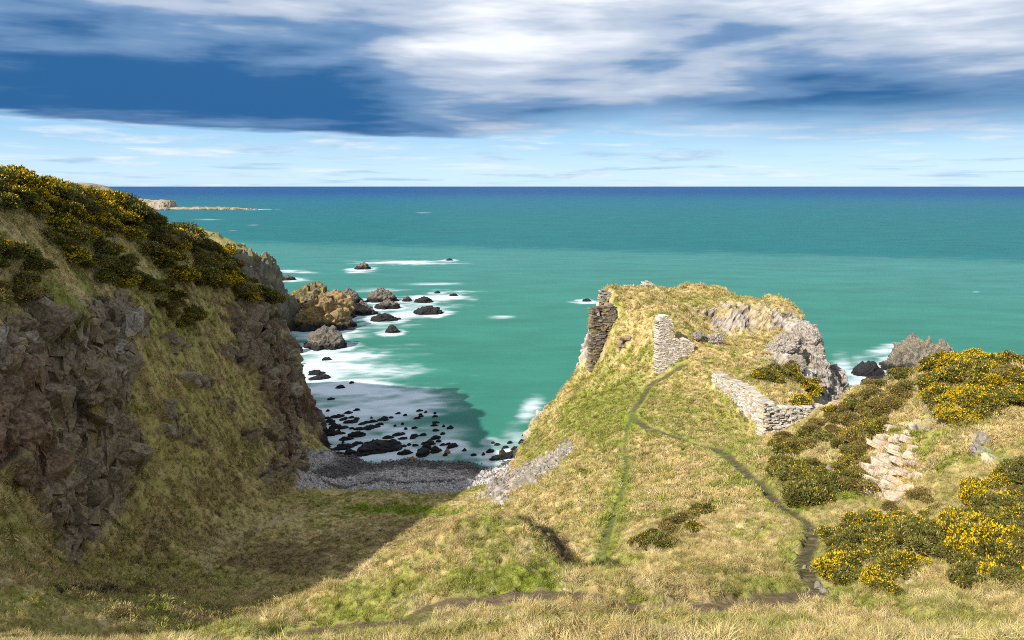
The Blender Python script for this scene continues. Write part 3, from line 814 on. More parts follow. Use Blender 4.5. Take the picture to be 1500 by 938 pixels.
# ------------------------------------------------------------------ rocks
import bmesh
_ico = {}
def ico(sub):
    if sub not in _ico:
        bm = bmesh.new(); bmesh.ops.create_icosphere(bm, subdivisions=sub, radius=1.0)
        v = np.array([x.co[:] for x in bm.verts]); f = np.array([[y.index for y in x.verts] for x in bm.faces])
        bm.free(); _ico[sub] = (v, f)
    return _ico[sub]
def rock_mesh(name, size, seed, sub=4, cell=None, amp=.28, flat=False, rot=None, peak=0.0, dome=0.0):
    v, f = ico(sub)
    p = v.copy()
    rr_ = np.hypot(p[:, 0], p[:, 1])
    if dome: p[:, 2] = np.where(p[:, 2] > 0, (1 - dome) * p[:, 2] + dome * (1 - rr_), p[:, 2])
    size = np.array(size)
    q = p * size
    c = cell if cell else max(size) * .55
    R_ = rot if rot is not None else rotm('Y', 35) @ rotm('Z', seed * 37 % 180)
    off = seed * 11.3
    h1, k1 = facets(q + off, (c, c * .8, c * .55), seed, R_)
    h2, k2 = facets(q + off, (c * .38, c * .3, c * .2), seed + 5, R_)
    h3, k3 = facets(q + off, (c * .15, c * .12, c * .08), seed + 9, R_)
    lum = fbm3(v * 1.3 + off, seed, 3)
    s = amp * lum * .8 + amp * h1 * .75 + amp * .4 * h2 + amp * .15 * h3 - amp * .2 * (1 - sstep(k1, 0, .15))
    q = q + v * s[:, None] * (size.mean() * .55 + size.min() * .45)
    if peak:
        q[:, 2] *= 1 + peak * np.clip(1 - np.hypot(q[:, 0] / size[0], q[:, 1] / size[1]), 0, 1)
    return mesh_np(name, q, f, False, False)
seed = 300
for (px, py, w, h, m, lab) in ROCKTAB:
    seed += 1
    p, wm, s_ = sea_xyw(px, py, w)
    hm = h * s_ * 1.02
    dep = wm * .36
    me = rock_mesh('sea_rock', (wm * .5, dep, hm * .98), seed, 5 if w > 25 else 3, cell=max(wm * .3, hm * .5) * (.6 if m == 'sea_rock_pale' else 1), amp=(.34 if m == 'sea_rock_pale' else .22), dome=(.45 if m == 'sea_rock_pale' else .2 if w > 55 else .5),
                   rot=(rotm('Y', -52) if m == 'sea_rock_pale' else rotm('Y', 30)))
    o = link('sea_rock', me, m, label=lab, category='sea rock', group='rocks standing in the sea')
    o.location = (p[0], p[1] + dep * .75, -0.05 * hm)
    if h < 7 or m == 'sea_rock_orange': o.location.z = -.1
    if m == 'sea_rock_orange': o.location.z = max(0.2, top_at(p[0], p[1]) + .05)
_rs = np.random.default_rng(44)
for _ in range(70):
    t_ = _rs.random(); a_ = _rs.random()
    SLABS.append((470 + 180 * t_ + _rs.normal(0, 8), 606 + 58 * a_ - 12 * (t_ - .5), _rs.uniform(4, 12), _rs.uniform(2, 4.5)))
for _ in range(16): SLABS.append((_rs.uniform(434, 452), _rs.uniform(580, 640), _rs.uniform(4, 10), _rs.uniform(3, 6)))
for i, (px, py, w, h) in enumerate(SLABS):
    seed += 1
    p, wm, s_ = sea_xyw(px, py, w)
    hm = max(.35, h * s_ * .62)
    dep = max(wm * .26, hm * .7)
    me = rock_mesh('reef_rock', (wm * .52, dep, hm), seed, 3 if w < 22 else 4, cell=max(wm * .3, .5), amp=.28, dome=.3, rot=rotm('Z', 20) @ rotm('Y', 20))
    lab = 'black wet reef rock in the foam of the cove'
    row = 'nearest the shingle' if py > 650 else ('in the middle of the reef' if py > 626 else 'in the outer fringe of the reef')
    lab = ('small' if w < 13 else 'broad') + ' black wet rock ' + row + ', ' + ('towards the left cliff' if px < 520 else ('behind the biggest slab' if px < 580 else 'towards the open cove'))
    if w > 35: lab = ['biggest black reef slab just off the shingle', 'long black reef slab left of the biggest one', 'long black reef slab touching the back of the biggest one'][0 if w > 60 else (1 if px < 520 else 2)]
    elif px > 690: lab = 'black wet rock at the foot of the green slope right of the beach'
    elif px < 452 and py < 625: lab = 'black wet rock at the foot of the left cliff in the cove'
    elif py < 575: lab = 'small dark wet rock in the foam near the left cliff, off the reef'
    o = link('reef_rock', me, 'sea_rock_black', label=lab, category='reef rock', group='black reef rocks, ' + lab)
    o.location = (p[0], p[1] + dep * .5, .02); o.rotation_euler = (0, 0, math.radians(24 + 10 * math.sin(i * 3.1)))

# crags that break the turf of the castle rock
def crag(px, py, Y, size, seed, label, m='crag_rock', rz=0, tilt=(0, 0, 0), name='crag', dz=0.0, group=None, amp=.24, cell=None):
    p = at(px, py, Y)
    me = rock_mesh(name, size, seed, 5, cell=cell or max(size) * .42, amp=amp, rot=rotm('Y', -40) @ rotm('X', 20))
    o = link(name, me, m, label=label, category='rock')
    o.location = (p[0], p[1], p[2] + dz); o.rotation_euler = (math.radians(tilt[0]), math.radians(tilt[1]), math.radians(rz))
    if group: o['group'] = group
    return o
crag(1180, 512, 95, (2.2, 2.6, 3.6), 401, 'pale grey crag on the right shoulder of the castle rock', tilt=(0, -12, 0))
crag(1192, 548, 92.5, (2.0, 2.4, 4.0), 402, 'tall grey crag right behind the flowering bush on the castle rock', tilt=(0, -14, 0))
crag(1208, 585, 94, (2.0, 2.8, 4.6), 403, 'dark crag dropping to the sea at the right end of the castle rock', tilt=(0, -10, 0))
crag(1222, 580, 100, (1.8, 2.2, 5.0), 404, 'jagged dark pinnacle beyond the right end of the castle rock', tilt=(0, -8, 0), amp=.3)
crag(1146, 508, 89, (2.3, 1.4, 1.5), 405, 'bluish grey slab rock in the turf above the platform', tilt=(20, -25, 10))
crag(1167, 536, 83, (1.0, .9, 1.2), 406, 'small white rock behind the flowering bush on the platform', m='loose_stone')
crag(1046, 497, 89, (1.3, .8, .8), 407, 'low grey boulder in the grass below the hollow of the castle rock')
crag(1023, 492, 88, (.8, .6, .5), 408, 'small pale stone left of the low grey boulder on the castle rock', m='loose_stone')

# broken blocks of the left crags, each set into the face it belongs to
m_rock('cliff_block', (.25, .195, .125), (.095, .07, .045), (.21, .175, .06), (.02, .02, .02), .35, -50, (.6, 0, 1), .07)
m_rock('cliff_block_red', (.25, .155, .09), (.08, .058, .045), (.2, .16, .06), (.02, .02, .02), .25, -50, (.6, 0, 1), .07)
m_rock('cliff_block_pale', (.40, .345, .27), (.15, .13, .11), (.22, .18, .07), (.02, .02, .02), .25, -50, (.6, 0, 1), .07)
def block_mesh(sd):
    v, f = ico(4)
    p = np.sign(v) * np.abs(v) ** .45
    Rr = np.random.default_rng(sd)
    for _ in range(8):                    # cut the block by joint planes
        n_ = Rr.normal(0, 1, 3); n_ /= np.linalg.norm(n_); d_ = Rr.uniform(.35, .75)
        e = p @ n_ - d_
        p = p - np.where(e > 0, e, 0)[:, None] * n_
    h2, k2 = facets(p + sd, (.8, .7, .4), sd, rotm('Y', 20))
    p = p + v * (h2 * .10 - .07 * (1 - sstep(k2, 0, .12)))[:, None]
    return p, f
cliff_obj = [o for o in terrain_objs if o.name == 'cliff'][0]
BLK = []
for m_, n_ in (('cliff_block', 6), ('cliff_block_red', 3), ('cliff_block_pale', 3)):
    for j in range(n_):
        p_, f_ = block_mesh(1200 + 17 * len(BLK)); me_ = mesh_np('rock_block', p_, f_, False, False); me_.materials.append(MATS[m_]); BLK.append(me_)
_rc = np.random.default_rng(12)
def face_blocks(poly, n, rr, pick):
    P = np.array(poly); lo, hi = P.min(0), P.max(0); c = 0
    while c < n:
        px, py = _rc.uniform(max(lo[0], -10), hi[0]), _rc.uniform(lo[1], hi[1])
        if poly_sd(np.array([px]), np.array([py]), poly)[0] < 6: continue
        p = hit(px, py); c += 1
        if p is None: continue
        r = _rc.uniform(*rr) * (1.5 if _rc.random() < .15 else 1)
        nx_, ny_ = -_bil(HGX, p[0], p[1]), -_bil(HGY, p[0], p[1])
        l_ = math.sqrt(nx_ ** 2 + ny_ ** 2 + 1)
        o = link('rock_block', BLK[pick(px, py)], None, cliff_obj)
        sink = .42 * r
        o.location = (p[0] - nx_ / l_ * sink, p[1] - ny_ / l_ * sink, p[2] - sink / l_ + .1)
        o.scale = (r * _rc.uniform(.8, 1.1), r * _rc.uniform(.8, 1.2), r * _rc.uniform(1.0, 1.9))
        o.rotation_euler = (math.radians(_rc.normal(-14, 9)), math.radians(_rc.normal(18, 9)), math.radians(_rc.normal(20, 30)))
face_blocks(CLIFF_A, 230, (.55, 1.45), lambda x, y: (6 + _rc.integers(3)) if (x < 75 and y > 540) else ((9 + _rc.integers(3)) if (y < 540 and _rc.random() < .35) else _rc.integers(6)))
face_blocks(CLIFF_B, 120, (.55, 1.4), lambda x, y: _rc.integers(9) if _rc.random() < .8 else _rc.integers(6))
for e in ROCKS_S[:8]:
    face_blocks([(e[0] - e[2], e[1]), (e[0], e[1] - e[3] - 6), (e[0] + e[2], e[1]), (e[0], e[1] + e[3] + 6)], 5, (.5, .95), lambda x, y: _rc.integers(6))

# ------------------------------------------------------------------ masonry
def m_masonry(name, base, dark, mort, lich, amt):
    m, n, out = mat(name)
    c = n.attr('lcol').outputs['Color']
    p = gpos(n)
    a = n.noise(p, 5.0, 5, .65); b = n.noise(p, .8, 4, .6)
    v = n.math('ADD', .55, n.math('MULTIPLY', a, .9))
    cc = n.mix(1.0, c, n.comb(v, v, v), 'MULTIPLY')
    cc = n.mix(n.math('MULTIPLY', n.ss(b, .55, .66), amt), cc, lich)
    principled(n, out, cc, .92, .15, bump(n, a, .6, .06))
m_masonry('masonry_pale', None, None, None, (.40, .30, .10), .45)
m_masonry('masonry_dark', None, None, None, (.36, .25, .05), .55)
def wall(p0, p1, top, base, thick, label, m, tones, openings=(), st=(.42, .17), batter=0.0, seed=1, rough=.05, name='ruined_wall', back=None, both=True):
    """rubble wall from p0 to p1 (plan). top/base: lists of (t, z). every stone is a block of its own"""
    R = np.random.default_rng(seed)
    p0 = np.array(p0, float); p1 = np.array(p1, float)
    L = np.linalg.norm(p1 - p0); d = (p1 - p0) / L
    nrm_ = np.array([d[1], -d[0]])                     # outward = to the right of the walk
    tx, tz = zip(*top); bx_, bz = zip(*base)
    zmin, zmax = min(bz), max(tz)
    rt = root(name, (p0[0], p0[1], zmin), label, 'ruined wall')
    def frame(s, dep, z):                              # along, outward, height -> local
        bt = -batter * (z - zmin)
        return np.array([d[0] * s + nrm_[0] * (dep + bt), d[1] * s + nrm_[1] * (dep + bt), z - zmin])
    sgn = np.array([[-1, -1, -1], [1, -1, -1], [1, 1, -1], [-1, 1, -1], [-1, -1, 1], [1, -1, 1], [1, 1, 1], [-1, 1, 1]])
    BF = np.array([[0, 3, 2, 1], [4, 5, 6, 7], [0, 1, 5, 4], [1, 2, 6, 5], [2, 3, 7, 6], [3, 0, 4, 7]])
    VV, FF, CC = [], [], []
    z = zmin
    def inside(s, zc, pad=0):
        t = s / L
        if t < -.02 or t > 1.02: return False
        if zc > np.interp(t, tx, tz) - pad or zc < np.interp(t, bx_, bz) - .5: return False
        for o0, o1, z0, z1 in openings:
            if o0 < t < o1 and z0 < zc < z1: return False
        return True
    while z < zmax:
        hh = st[1] * R.uniform(.7, 1.35)
        s = -R.uniform(0, st[0])
        while s < L:
            ll = st[0] * R.uniform(.5, 1.5)
            sc, zc = s + ll / 2, z + hh / 2
            if inside(sc, zc, R.uniform(-.12, .12)):
                dep = R.normal(0, rough)
                hd = thick / 2
                c8 = sgn * np.array([ll / 2 - .014, hd, hh / 2 - .012]) + R.normal(0, .014, (8, 3))
                rz_ = R.normal(0, .03)
                pts = [frame(sc + q[0] - q[2] * rz_, q[1] - hd + dep, zc + q[2] + q[0] * rz_) for q in c8]
                b_ = 8 * len(VV)
                VV.append(np.array(pts)); FF.append(BF + b_)
                tcol = np.array(tones[R.integers(len(tones))]) * R.uniform(.75, 1.25)
                CC.append(np.tile(tcol, (8, 1)))
            s += ll
        z += hh
    me = mesh_np('stonework', np.vstack(VV), np.vstack(FF), False)
    set_col(me, 'lcol', np.vstack(CC))
    link('stonework', me, m, rt, kind='stuff')
    # packed core between the faces, set back from them
    n = 26; zz = 22
    cv, cf = [], []
    for a in range(n):
        for b in range(zz):
            s0, s1 = L * a / n, L * (a + 1) / n
            z0, z1 = zmin + (zmax - zmin) * b / zz, zmin + (zmax - zmin) * (b + 1) / zz
            if inside((s0 + s1) / 2, (z0 + z1) / 2, .25):
                pts = [frame(q0, q1, q2) for q2 in (z0, z1) for q0, q1 in ((s0, -thick * .1), (s1, -thick * .1), (s1, -thick * .92), (s0, -thick * .92))]
                b_ = 8 * (len(cv)); cv.append(np.array(pts))
                cf.append(np.array([[0, 3, 2, 1], [4, 5, 6, 7], [0, 1, 5, 4], [1, 2, 6, 5], [2, 3, 7, 6], [3, 0, 4, 7]]) + b_)
    if cv:
        mc = mesh_np('core', np.vstack(cv), np.vstack(cf), False)
        set_col(mc, 'lcol', np.tile(np.array([.10, .085, .07]), (8 * len(cv), 1)))
        link('core', mc, m, rt)
    return rt
PT = [(.50, .46, .40), (.44, .40, .34), (.56, .52, .47), (.38, .33, .27), (.50, .42, .32)]
DT = [(.17, .145, .115), (.22, .19, .15), (.12, .10, .085), (.26, .22, .17), (.15, .13, .11)]
wall(A_[:2], B_[:2], [(0, At), (.25, At - .15), (.5, (At + Bt) / 2 + .25), (.8, Bt + .15), (1, Bt)], [(0, A_[2] - .7), (1, B_[2] - .7)], .9,
     'pale rubble retaining wall running down to its outer corner below the castle platform', 'masonry_pale', PT, batter=.10, seed=11, rough=.03, st=(.32, .13), name='retaining_wall')
_o = np.array([(C_ - B_)[1], -(C_ - B_)[0]]) / np.linalg.norm((C_ - B_)[:2]) * .75
wall(B_[:2] + _o, C_[:2] + _o, [(0, Bt), (.2, Bt - .5), (.45, Bt - .75), (.7, Ct - .15), (1, Ct)], [(0, B_[2] - .8), (.5, (B_[2] + C_[2]) / 2 - .8), (1, C_[2] - .8)], .9,
     'crumbling rubble wall under the flowering gorse, right of the retaining wall corner', 'masonry_pale', PT, batter=.08, seed=12, st=(.36, .15), rough=.12, name='retaining_wall')
g0, g1 = at(965, 547, 84.6), at(1017, 515, 86.0)
zt = lambda px, py, Y: at(px, py, Y)[2]
wall(g0[:2], g1[:2], [(0, zt(962, 464, 84.6)), (.22, zt(972, 463, 84.9)), (.36, zt(984, 474, 85)), (.42, zt(986, 492, 85.1)), (.55, zt(992, 500, 85.3)), (.8, zt(1006, 498, 85.6)), (1, zt(1016, 505, 86))],
     [(0, g0[2] - .4), (1, g1[2] - .6)], 1.1, 'tall pale ruined gable wall standing in the green slope of the castle rock', 'masonry_pale',
     [(.56, .50, .43), (.50, .44, .36), (.60, .54, .47), (.46, .38, .29)], seed=13, rough=.03, st=(.28, .12), batter=.03, name='gable_wall')
t0, t1 = at(866, 536, 93.6), at(907, 515, 95.0)
wall(t0[:2], t1[:2], [(0, zt(866, 451, 93.4)), (.30, zt(877, 449, 94.3)), (.55, zt(888, 446, 95)), (.72, zt(896, 444, 95.5)), (.8, zt(900, 462, 95.8)), (1, zt(906, 468, 96.4))],
     [(0, t0[2] - .8), (.6, zt(893, 522, 95.3) - .5), (1, t1[2] - .8)], 1.0, 'dark ruined tower wall with a window gap at the left end of the castle rock', 'masonry_dark', DT,
     openings=((.20, .38, zt(878, 466, 94.3), zt(878, 455, 94.3)), (.50, .58, zt(884, 488, 94.9), zt(884, 478, 94.9))), seed=14, st=(.42, .17), rough=.09, name='tower_wall')
u0, u1 = at(893, 525, 94.4), at(908, 512, 94.8)
wall(u0[:2], u1[:2], [(0, zt(894, 455, 94.4)), (.4, zt(900, 452, 94.6)), (.8, zt(905, 470, 94.8)), (1, zt(908, 490, 94.8))], [(0, u0[2] - .6), (1, u1[2] - .6)], 1.3,
     'dark stepped buttress of the ruined tower, on its right side', 'masonry_dark', DT, seed=15, st=(.4, .17), rough=.1, name='tower_buttress')
w0, w1 = at(880, 455, 96.6), at(916, 470, 97.2)
wall(w0[:2], w1[:2], [(0, zt(880, 424, 96.6)), (.3, zt(890, 427, 96.8)), (.6, zt(903, 437, 97)), (1, zt(916, 455, 97.2))], [(0, w0[2] - 1.5), (1, w1[2] - .8)], .9,
     'weathered upper wall of the tower under the turf, behind the dark front', 'masonry_dark', [(.30, .26, .20), (.24, .21, .16), (.36, .31, .24)], openings=((.55, .85, zt(905, 472, 97) - .5, zt(905, 450, 97)),), seed=16, st=(.36, .15), rough=.08, name='tower_wall')
x0, x1 = at(906, 470, 97.0), at(922, 470, 97.6)
wall(x0[:2], x1[:2], [(0, zt(906, 447, 97)), (.5, zt(914, 452, 97.3)), (1, zt(922, 460, 97.6))], [(0, x0[2] - 1.2), (1, x1[2] - .8)], .9, 'low broken wall with a dark doorway beside the tower', 'masonry_dark', DT,
     openings=((.0, .35, zt(906, 474, 97) - .5, zt(906, 452, 97)),), seed=17, st=(.4, .17), rough=.1, name='tower_wall')
y0, y1 = at(941, 424, 105.5), at(956, 424, 105.5)
wall(y0[:2], y1[:2], [(0, zt(941, 414, 105.5)), (.5, zt(948, 412, 105.5)), (1, zt(956, 417, 105.5))], [(0, y0[2] - 1), (1, y1[2] - 1)], 1.0, 'small pale wall stump sticking up on the skyline of the castle rock', 'masonry_pale', PT,
     openings=((.32, .68, y0[2] - 2, zt(948, 419, 105.5)),), seed=18, st=(.36, .16), name='wall_stump')
# vault mouth in the slope below the tower
v0, v1 = at(908, 508, 91.5), at(928, 508, 91.8)
wall(v0[:2], v1[:2], [(0, zt(908, 502, 91.5)), (.3, zt(914, 495, 91.5)), (.65, zt(920, 495, 91.5)), (1, zt(928, 503, 91.8))], [(0, v0[2] - .6), (1, v1[2] - .6)], .7, 'low dark vault mouth in the green slope right of the tower', 'masonry_dark', DT,
     openings=((.22, .78, v0[2] - 3, zt(916, 499, 91.5)),), seed=19, st=(.28, .3), name='vault_mouth')

# ------------------------------------------------------------------ right hand outcrop: a stack of slabs, block by block
def outcrop():
    base = hit(1308, 722)
    o = root('rock_outcrop', base, 'sunlit buff layered rock outcrop on the knoll', 'rock outcrop')
    blocks = []
    R = np.random.default_rng(21)
    for k in range(8):
        bm = bmesh.new(); bmesh.ops.create_cube(bm, size=1.0)
        bmesh.ops.subdivide_edges(bm, edges=bm.edges[:], cuts=1)
        for v in bm.verts: v.co += Vector(R.normal(0, .07, 3))
        bmesh.ops.bevel(bm, geom=[e for e in bm.edges if e.calc_face_angle(0) > .9], offset=.05, segments=1, affect='EDGES')
        me = bpy.data.meshes.new('slab'); bm.to_mesh(me); bm.free(); me.materials.append(MATS['outcrop_rock']); blocks.append(me)
    out = [(1268,728),(1266,700),(1286,665),(1304,632),(1322,618),(1340,640),(1346,660),(1342,690),(1334,715),(1326,738),(1300,732)]
    py = 752.0; inv = Vector(base)
    while py > 600:
        low = sstep(py, 650, 700)
        h = R.uniform(5.5, 10) * (1.25 - .2 * low)
        px = 1262.0 + R.uniform(0, 6)
        while px < 1350:
            w = R.uniform(9, 36)
            q = (px + w / 2, py - h / 2 + (px + w / 2 - 1305) * .28 + R.normal(0, 1.5))
            if poly_sd(np.array([q[0]]), np.array([q[1]]), out)[0] > -1:
                p = hit(*q); sc = p[1] / F
                b = link('slab', blocks[R.integers(8)], None, o)
                b.location = (p[0] - inv.x, p[1] - inv.y + .10 + R.normal(0, .11) - .18 * low, p[2] - inv.z + .02 + (q[0] - 1305) * -.003)
                b.scale = (w * sc * 1.12, R.uniform(.5, .75), h * sc * R.uniform(1.0, 1.3))
                b.rotation_euler = (R.normal(-.3, .14), .30 + R.normal(0, .08), R.normal(-.15, .25))
            px += w
        py -= h
outcrop()

# ------------------------------------------------------------------ loose stones
def stone_meshes(n, sub, seed0, m):
    out = []
    for k in range(n):
        me = rock_mesh('stone', (1.0, .8, .6), seed0 + k, sub, cell=.9, amp=.3); me.materials.append(MATS[m]); out.append(me)
    return out
BOULD = stone_meshes(6, 3, 500, 'loose_stone')
Rb = np.random.default_rng(5)
pts = []
while len(pts) < 46:
    px, py = Rb.uniform(700, 842), Rb.uniform(648, 741)
    if poly_sd(np.array([px]), np.array([py]), SCREE)[0] > 3: pts.append((px, py, Rb.uniform(.30, .55)))
pts += [(783, 700, .75), (776, 706, .8), (790, 694, .65), (768, 706, .6), (757, 716, .55), (744, 732, .5), (738, 735, .55), (797, 688, .6)]
for i, (px, py, s) in enumerate(pts):
    p = hit(px, py)
    o = link('boulder', BOULD[i % 6], None, label=('grey loose boulder lying in the scree strip' if s < .56 else 'larger grey block in the lower part of the scree strip'), category='boulder', group='boulders of the scree' if s < .56 else 'larger blocks of the scree')
    o.location = (p[0], p[1], top_at(p[0], p[1]) + .1); o.scale = (s, s, s); o.rotation_euler = tuple(Rb.uniform(0, 6, 3))
for px, py, s, lab in [(1217, 688, .33, 'pale boulder in the grass left of the layered outcrop'), (1345, 768, .22, 'small white stone in the gorse below the layered outcrop'), (1344, 772, .15, 'tiny white stone under the small white one below the outcrop'),
                       (1199, 858, .20, 'white stone on the bare earth at the path bend'), (1206, 864, .14, 'tiny white stone beside the path bend'), (1178, 827, .1, 'tiny pale stone on the path above the bend'),
                       (1358, 603, .3, 'pale stone under the big flowering gorse'), (1470, 592, .28, 'pale stone at the right edge beside flowering gorse'), (1432, 672, .5, 'grey slanting rock low in the right slope'), (1440, 650, .45, 'grey slanting rock high in the right slope'),
                       (914, 514, .25, 'tiny white stone in the green slope below the vault')]:
    p = hit(px, py)
    o = link('boulder', BOULD[int(px) % 6], None, label=lab, category='boulder')
    o.location = (p[0], p[1], top_at(p[0], p[1]) + s * .25); o.scale = (s, s * .8, s); o.rotation_euler = tuple(Rb.uniform(0, 6, 3))

# ------------------------------------------------------------------ instancing of uncountable stuff
def scatter(name, P, rot, scl, ci, C_, sources, label):
    me = bpy.data.meshes.new(name)
    me.vertices.add(len(P)); me.vertices.foreach_set('co', P.astype(np.float32).ravel())
    a = me.attributes.new('rot', 'FLOAT_VECTOR', 'POINT'); a.data.foreach_set('vector', rot.astype(np.float32).ravel())
    a = me.attributes.new('scl', 'FLOAT_VECTOR', 'POINT'); a.data.foreach_set('vector', scl.astype(np.float32).ravel())
    a = me.attributes.new('src', 'INT', 'POINT'); a.data.foreach_set('value', ci.astype(np.int32))
    a = me.attributes.new('tcol', 'FLOAT_COLOR', 'POINT'); a.data.foreach_set('color', np.c_[C_, np.ones(len(C_))].astype(np.float32).ravel())
    o = bpy.data.objects.new(name, me); col.objects.link(o)
    o['kind'] = 'stuff'; o['label'] = label
    cl = bpy.data.collections.new(name + '_source')
    for i, s in enumerate(sources):
        so = bpy.data.objects.new('%s_piece_%02d' % (name, i), s); cl.objects.link(so)
    g = bpy.data.node_groups.new(name, 'GeometryNodeTree')
    g.interface.new_socket('Geometry', in_out='INPUT', socket_type='NodeSocketGeometry')
    g.interface.new_socket('Geometry', in_out='OUTPUT', socket_type='NodeSocketGeometry')
    gi = g.nodes.new('NodeGroupInput'); go = g.nodes.new('NodeGroupOutput')
    ip = g.nodes.new('GeometryNodeInstanceOnPoints'); cinf = g.nodes.new('GeometryNodeCollectionInfo')
    cinf.inputs['Collection'].default_value = cl
    cinf.inputs['Separate Children'].default_value = True; cinf.inputs['Reset Children'].default_value = True
    def na(nm, dt):
        n = g.nodes.new('GeometryNodeInputNamedAttribute'); n.data_type = dt; n.inputs[0].default_value = nm
        return n.outputs[0]
    L = g.links.new
    L(gi.outputs[0], ip.inputs['Points']); L(cinf.outputs[0], ip.inputs['Instance'])
    ip.inputs['Pick Instance'].default_value = True
    L(na('src', 'INT'), ip.inputs['Instance Index']); L(na('rot', 'FLOAT_VECTOR'), ip.inputs['Rotation']); L(na('scl', 'FLOAT_VECTOR'), ip.inputs['Scale'])
    L(ip.outputs[0], go.inputs[0])
    md = o.modifiers.new('scatter', 'NODES'); md.node_group = g
    return o
def tuft_mesh(seed, nb, spread, hgt, width, bend):
    R = np.random.default_rng(seed)
    V_, F_ = [], []
    for b in range(nb):
        a = R.uniform(0, 2 * np.pi); r = spread * math.sqrt(R.uniform(0, 1)) * .55
        x, y = r * math.cos(a), r * math.sin(a)
        a2 = a + R.normal(0, .7); h = hgt * R.uniform(.55, 1.15); bd = bend * R.uniform(.4, 1.4) * h
        w = width * R.uniform(.7, 1.3)
        dx, dy = math.cos(a2), math.sin(a2); sx, sy = -dy * w, dx * w
        z2 = h * .55; z3 = h * (1 - .25 * bend)
        p1 = (x, y, -.06); p2 = (x + dx * bd * .35, y + dy * bd * .35, z2); p3 = (x + dx * bd, y + dy * bd, z3)
        k = len(V_)
        V_ += [(p1[0] - sx, p1[1] - sy, p1[2]), (p1[0] + sx, p1[1] + sy, p1[2]), (p2[0] - sx * .8, p2[1] - sy * .8, p2[2]), (p2[0] + sx * .8, p2[1] + sy * .8, p2[2]), p3]
        F_ += [(k, k + 1, k + 3), (k, k + 3, k + 2), (k + 2, k + 3, k + 4)]
    me = mesh_np('tuft', np.array(V_), np.array(F_), False, False)
    me.materials.append(MATS['grass_blade'])
    return me
TUFTS = [tuft_mesh(600 + k, 30, .26, .19, .0055, 1.1) for k in range(4)] + [tuft_mesh(610 + k, 20, .36, .20, .016, 1.1) for k in range(3)]
def place_grass():
    R = np.random.default_rng(77)
    inview = (PXv > -60) & (PXv < 1560) & (PYv < 1000)
    vis = np.where(inview, 1.0, .45) * (Z0 > 2.2) * (pth < .35)
    wgt = grassy * vis * (1 - .55 * bare)
    wgt = np.where(slope > 1.9, wgt * .5, wgt)
    for d, (q, hw, c_, gr) in zip(pathd, PATHS):
        wgt = wgt * np.where(d < hw * taper(hw) * (1.15 if hw == .55 else 1.7), gr, 1.0)
    wgt = wgt * np.where(pth > .3, .25, 1)
    # area of each vertex cell keeps tufts from crowding where the grid is fine
    dX = np.gradient(XS, axis=1).ravel(); dY = np.repeat(np.gradient(rows), NC)
    area = dX * dY * np.sqrt(1 + slope ** 2)
    dens = np.interp(Yv, [8, 11, 20, 35, 60, 110], [30, 85, 60, 30, 16, 10])
    prob = wgt * area * dens
    print('tufts', prob.sum())
    cnt = R.poisson(prob)
    k = np.repeat(np.arange(len(X)), cnt)
    jx = (R.random(len(k)) - .5) * dX[k]; jy = (R.random(len(k)) - .5) * dY[k]
    P = V[k].copy(); P[:, 0] += jx; P[:, 1] += jy; P[:, 2] += gx[k] * jx + gy[k] * jy
    near = Yv[k] < 34
    ci = np.where(near, R.integers(0, 4, len(k)), 4 + R.integers(0, 3, len(k)))
    clump = .5 + .5 * np.clip(1 + 1.2 * fbm2(P[:, 0] * 1.1, P[:, 1] * 1.1, 131, 3), .1, 2.2)
    s = R.uniform(.6, 1.25, len(k)) * clump * np.where(near, .82, np.interp(P[:, 1], [34, 110], [.9, 1.1]))
    green = gmask[k]
    s *= 1 - .35 * np.clip(green, 0, 1) * near
    s *= 1 - .35 * inval[k]
    # blades lean downhill and with the wind
    dn = np.c_[-gx[k], -gy[k]]; ln = np.linalg.norm(dn, axis=1)[:, None]; dn = dn / np.maximum(ln, .2)
    lean = .35 + .35 * np.minimum(ln[:, 0], 1.5)
    lx = dn[:, 0] * lean + .18 + R.normal(0, .22, len(k)); ly = dn[:, 1] * lean + R.normal(0, .22, len(k))
    rot = np.c_[-ly, lx, R.uniform(0, 6.28, len(k))]
    base = turf[k]
    var = np.where(leftside[k] > .5, R.uniform(.35, 1.65, len(k)), R.uniform(.55, 1.45, len(k)))[:, None]
    c_ = base * var
    # single fresh and single bleached tufts
    pick = R.random(len(k))
    c_ = np.where((pick < .10)[:, None], c_ * .45 + GREEN * .6, c_)
    c_ = np.where((pick > .86)[:, None], c_ * .5 + PALE * .55, c_)
    scatter('grass', P, rot, np.c_[s, s, s * R.uniform(.8, 1.15, len(k))], ci, np.clip(c_, .01, .8), TUFTS, 'tufted straw and green grass covering the slopes')
place_grass()
def m_pebble():
    m, n, out = mat('pebble')
    c = n.attr('tcol', 'INSTANCER').outputs['Color']
    principled(n, out, c, .75, .3)
m_pebble()
